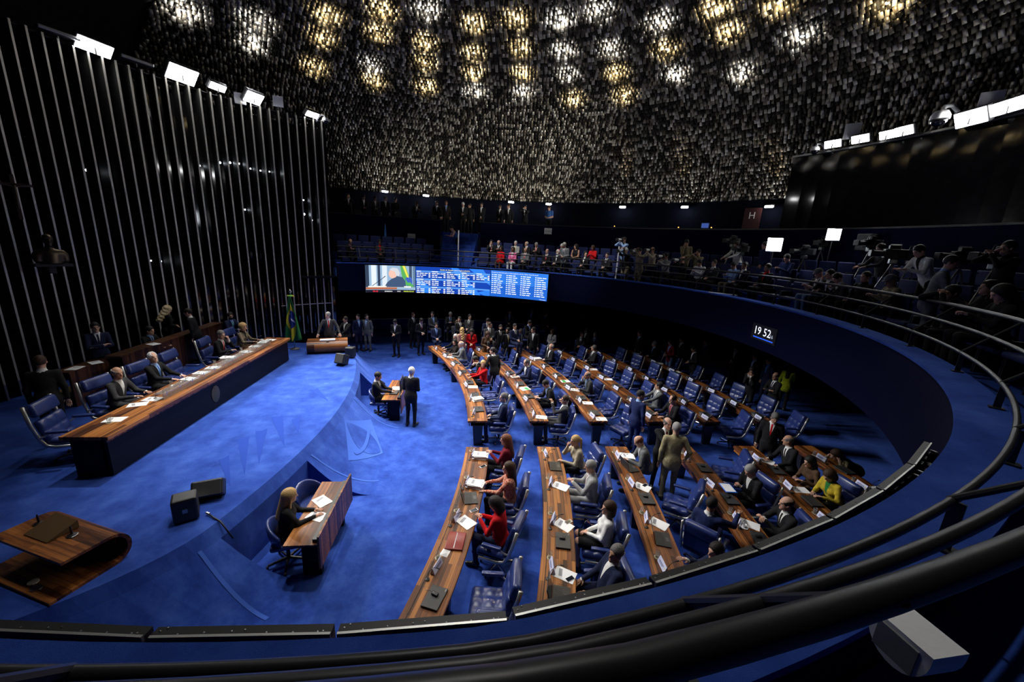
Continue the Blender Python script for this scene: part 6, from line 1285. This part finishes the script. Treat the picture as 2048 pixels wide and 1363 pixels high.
for px, po, j, sh, ti, hr, hc, sk, lab, kw in [(702,'phone','black','rose',None,'bald','k','m','in dark jacket raising a phone by the fin wall',{}),(761,'lap','dgrey','red',None,'curly','k','d','curly haired in grey jacket and red blouse',F_),(1000,'lap','red',None,None,'short','k','d','in red jacket with bare legs at the railing',dict(fem=True,skirt=True)),(1024,'lap','pink','white',None,'long','k','d','in pink jacket and white trousers',F_),(1049,'lap','grey','white','red','bald','g','m','balding in grey suit and red tie at the railing',{}),(1092,'lap','black','white','red','bald','b','l','balding in black suit and red tie at the railing',{}),(1113,'lap','black','white',None,'beard','w','l','white bearded in dark jacket',{}),(1128,'clasp_d','grey','white','navy','short','g','m','grey haired in grey suit leaning on the railing',{}),
   (1168,'lap_r','black','white',None,'long','k','l','dark haired turning away with white paper',F_),(1212,'lap','black','white','navy','short','k','l','in black suit between guests and photographers',{}),(1401,'phone','white',None,None,'short','k','m','in white shirt squatting at the railing',dict(coat=False)),(1427,'lap','dgrey','white','navy','short','k','l','in grey suit behind the white rolled paper',{}),(1471,'phone','lblue',None,None,'short','k','m','in blue shirt looking at phone',dict(coat=False)),(1488,'lap','black','white',None,'short','k','m','dark suited below the blue shirt',{}),(1535,'lap','black','red',None,'short','k','m','in black suit and red tie with hands clasped',{}),
   (1647,'phone','black2','white',None,'cap','k','l','in grey cap, black shirt and jeans',dict(sleeve='short',coat=False)),(1676,'chin','black','white',None,'short','k','l','in dark suit talking behind the cap',{}),(1706,'phone','dgrey','white',None,'short','k','l','bowed over a white newspaper',dict(lean=24)),(1798,'phone','khaki',None,None,'cap','k','m','in dark cap and green jacket, lower right gallery',{}),(1735,'lap','black',None,None,'short','k','l','in black behind the newspaper reader',{})]:
    r = 10.25 if po != 'clasp_d' else 9.9; pose = PF(po, **kw); o, s = gal(px, r, G0, pose, 'person ' + lab, yaw=RNG.uniform(-10,10), jac=j, shirt=sh, tie=ti, tr={'pink':'white','red':'red','lblue':'khaki','black2':'denim','white':'black'}.get(j, 'black'), hair=hr, hc=hc, skin=sk, scale=.97)
# ---- photographers with long lenses
def pcam(): 
    t = thing('photo_camera', 'cam', 'camera'); MB().rbox((0,0,0), (.15,.08,.12), .015, 1).build('body', BLACK, t); MB().rbox((0,0,.075), (.06,.07,.05), .012, 1).build('prism', BLACK, t); l = MB().tube([(0,.03,0),(0,.12,0),(0,.26,0)], .042, 12, .055).build('lens', WHITEP, t); MB().tube([(0,.25,0),(0,.33,0)], .06, 12, .063).build('lens_hood', BLACK, l); return t
PC = Proto(pcam())
def shooter(px, r, fz, pose, label, look, clab, py=None, **kw):
    x, y, _ = at_r(px, 520, r); rz = face(look[0]-x, look[1]-y); o, s = person((x, y, fz), rz, pose, label, **kw); sc = kw.get('scale', 1.)
    h = (s['H'] + s['hf']*.15)*sc; ca, sa = math.cos(rz), math.sin(rz); PC.put((x + h[0]*ca - h[1]*sa, y + h[0]*sa + h[1]*ca, fz + h[2]), rz, clab, 'photographers\' cameras')
DA = (-5, 1)
shooter(1246,11.0,G1,PF('photo'),'photographer in blue shirt and vest standing on the second row',DA,'camera held high by the photographer in blue shirt and vest',jac='lblue',shirt='khaki',tr='black',hair='short',hc='k',skin='m')
shooter(1303,11.2,G1,PF('photo_sit'),'bald photographer in beige shirt',DA,'camera of the bald photographer in beige shirt',jac='cream',shirt=None,tr='khaki',hair='bald',hc='b')
shooter(1252,10.2,G0,PF('photo',hip=.78),'white haired photographer in black vest at the railing',DA,'white long lens of the white haired photographer',jac='black',shirt='lblue',tr='khaki',hair='short',hc='w')
shooter(1280,10.0,G0,PF('photo',hip=.8),'photographer in khaki trousers with a long lens',DA,'long lens of the photographer in khaki trousers',jac='khaki',shirt=None,tr='khaki',hair='short',hc='k')
shooter(1332,10.2,G0,PF('photo_sit',hip=.66),'dark haired photographer in grey shirt with white lens',DA,'white lens of the photographer in grey shirt',jac='lgrey',shirt=None,tr='black',hair='short',hc='k',skin='m')
shooter(1366,10.1,G0,PF('photo_sit'),'bald photographer in black with large lens',DA,'large lens of the bald photographer in black',jac='black',shirt=None,hair='bald',hc='k')
gal(1369,11.3,G1,PF('chinst' if False else 'clasp_d',R=(.05,.2,1.42)),'person in khaki shirt standing with hand at mouth',yaw=20,jac='khaki',shirt=None,hair='short',hc='k',skin='m')
gal(1395,11.2,G1,PF('photo_sit'),'person in dark olive jacket behind the khaki shirt',jac='khaki',shirt=None,hair='short',hc='k')
shooter(1405,10.1,G0,PF('photo_sit',hip=.45),'photographer in white crouching low at the railing',DA,'lens of the crouching photographer in white',jac='white',shirt=None,tr='black',hair='short',hc='k') if False else None
gal(1475,11.9,G1,PF('bend',lean=12),'camera operator in white shirt and black vest',look=DA,jac='white',shirt='black',tr='denim',hair='short',hc='k')
gal(1532,11.7,G1,PF('clasp',lean=14),'camera operator in blue jacket under the bright video light',look=DA,jac='dblue',shirt=None,tr='black',hair='short',hc='k')
gal(1575,11.3,G1,PF('phone'),'person in blue jacket seated by the bright video light',jac='dblue',shirt=None,hair='short',hc='k')
gal(1772,11.6,G1,PF('bend',lean=16),'camera operator in dark jacket, right gallery',look=DA,jac='dgrey',shirt=None,hair='short',hc='b')
gal(1868,11.2,G1,PF('bend',lean=30),'camera operator in white vest bending forward',look=DA,jac='white',shirt='black',tr='black',hair='short',hc='k')
gal(1885,10.1,G0,PF('clasp',lean=8,hyaw=-20,R=(.1,.35,1.0)),'person in grey suit standing at the right gallery edge',look=(14,-9),jac='grey',shirt='lblue',hair='short',hc='k',skin='m')
gal(1985,10.4,G0,PF('lap',fem=True),'person with long hair seated at the right edge',jac='black',shirt=None,hair='wavy',hc='b')
gal(2020,11.3,G1,PF('photo'),'dark figure standing behind cameras at the right edge',jac='black',shirt=None,hair='short',hc='k')
gal(1950,9.95,G0,PF('photo_sit',hip=.5,lean=20),'photographer in black leaning over the near ledge',look=(-4,-1),jac='black',shirt=None,hair='short',hc='k',skin='m')
gal(2035,10.0,G0,PF('phone'),'dark figure with a bright ring seated lower right',jac='black',shirt=None,hair='long',hc='k')
# ---- white rolled paper on the rail, bust and crucifix
x, y, z = at_r(1445,587,9.35); t = thing('paper_roll', 'white rolled paper lying across the balcony rails', 'paper', (x, y, z)); MB().tube([(-.4*CR[0]+.1*CF[0], -.4*CR[1]+.1*CF[1], .01),(.4*CR[0]-.15*CF[0], .4*CR[1]-.15*CF[1], -.02)], .022, 8).build('roll', PAPER, t); MB().tube([(-.02*CR[0],-.02*CR[1],-.005),(.02*CR[0],.02*CR[1],-.005)], .0235, 8).build('band', BLACK, t)
bz = at_r(105,527,8.95); t = thing('bronze_bust', 'dark bronze bust of a man on a bracket on the fin wall', 'bust', bz, face(.9,-.6)); BRZ = mat('bronze', (.10,.075,.05), .35, .85)
pb = dict(lean=0, R=(.2,0,.6), L=(-.2,0,.6)); s = skeleton(pb); Lp = [q for q in prims(pb, s) if q[0] == 'e' or q[-2] in (SKIN, SHIRT)]; zc = s['P'][2] + .20
ax = [np.arange(-.3,.31,.016), np.arange(-.2,.21,.016), np.arange(zc-.04, zc+.75, .016)]; X = np.meshgrid(*ax, indexing='ij'); Pp = np.stack([q.ravel() for q in X], 1); D = np.full(len(Pp), 1e3)
for q in Lp + [('c', s['P']+np.array([-.16,0,.42]), s['P']+np.array([.16,0,.42]), .075, .075, 1, .05), ('c', s['P']+np.array([-.2,0,.36]), s['P']+np.array([-.2,.02,.28]), .07, .06, 1, .05), ('c', s['P']+np.array([.2,0,.36]), s['P']+np.array([.2,.02,.28]), .07, .06, 1, .05)]: D = smin(D, evalp(q, Pp), q[-1])
D = np.maximum(D, zc - Pp[:,2]); V, Fq = surface_nets(*ax, D.reshape(X[0].shape)); me = bpy.data.meshes.new('figure'); me.from_pydata(((V - np.array([0,0,zc]))*1.15).tolist(), [], Fq.tolist()); me.polygons.foreach_set('use_smooth', [True]*len(me.polygons)); me.materials.append(BRZ); me.update(); obj('figure', me, t)
h_ = obj('hair', hair_mesh('short').copy(), t); h_.data.materials[0] = BRZ; h_.location = (s['H']-np.array([0,0,zc]))*1.15; h_.scale = (1.15,)*3
b_ = MB().box((0,-.05,-.03), (.62,.42,.06)).build('bracket', BLACKM, t); MB().box((0,-.15,-.14), (.12,.2,.2)).build('arm', BLACKM, t)
cz = at_r(30,385,9.35); t = thing('crucifix', 'dark wooden crucifix with figure on the fin wall', 'crucifix', cz, face(.9,-.6)); MB().box((0,0,-.1), (.06,.03,1.0)).build('upright', WOODD, t); MB().box((0,0,.18), (.62,.03,.06)).build('crossbar', WOODD, t); fg = MB().tube([(0,.03,.16),(0,.04,-.05),(.01,.04,-.35)], .035, 6, .02); fg.build('figure', BRZ, t); MB().tube([(-.28,.025,.19),(0,.03,.13),(.28,.025,.19)], .016, 6).build('arms', BRZ, t)
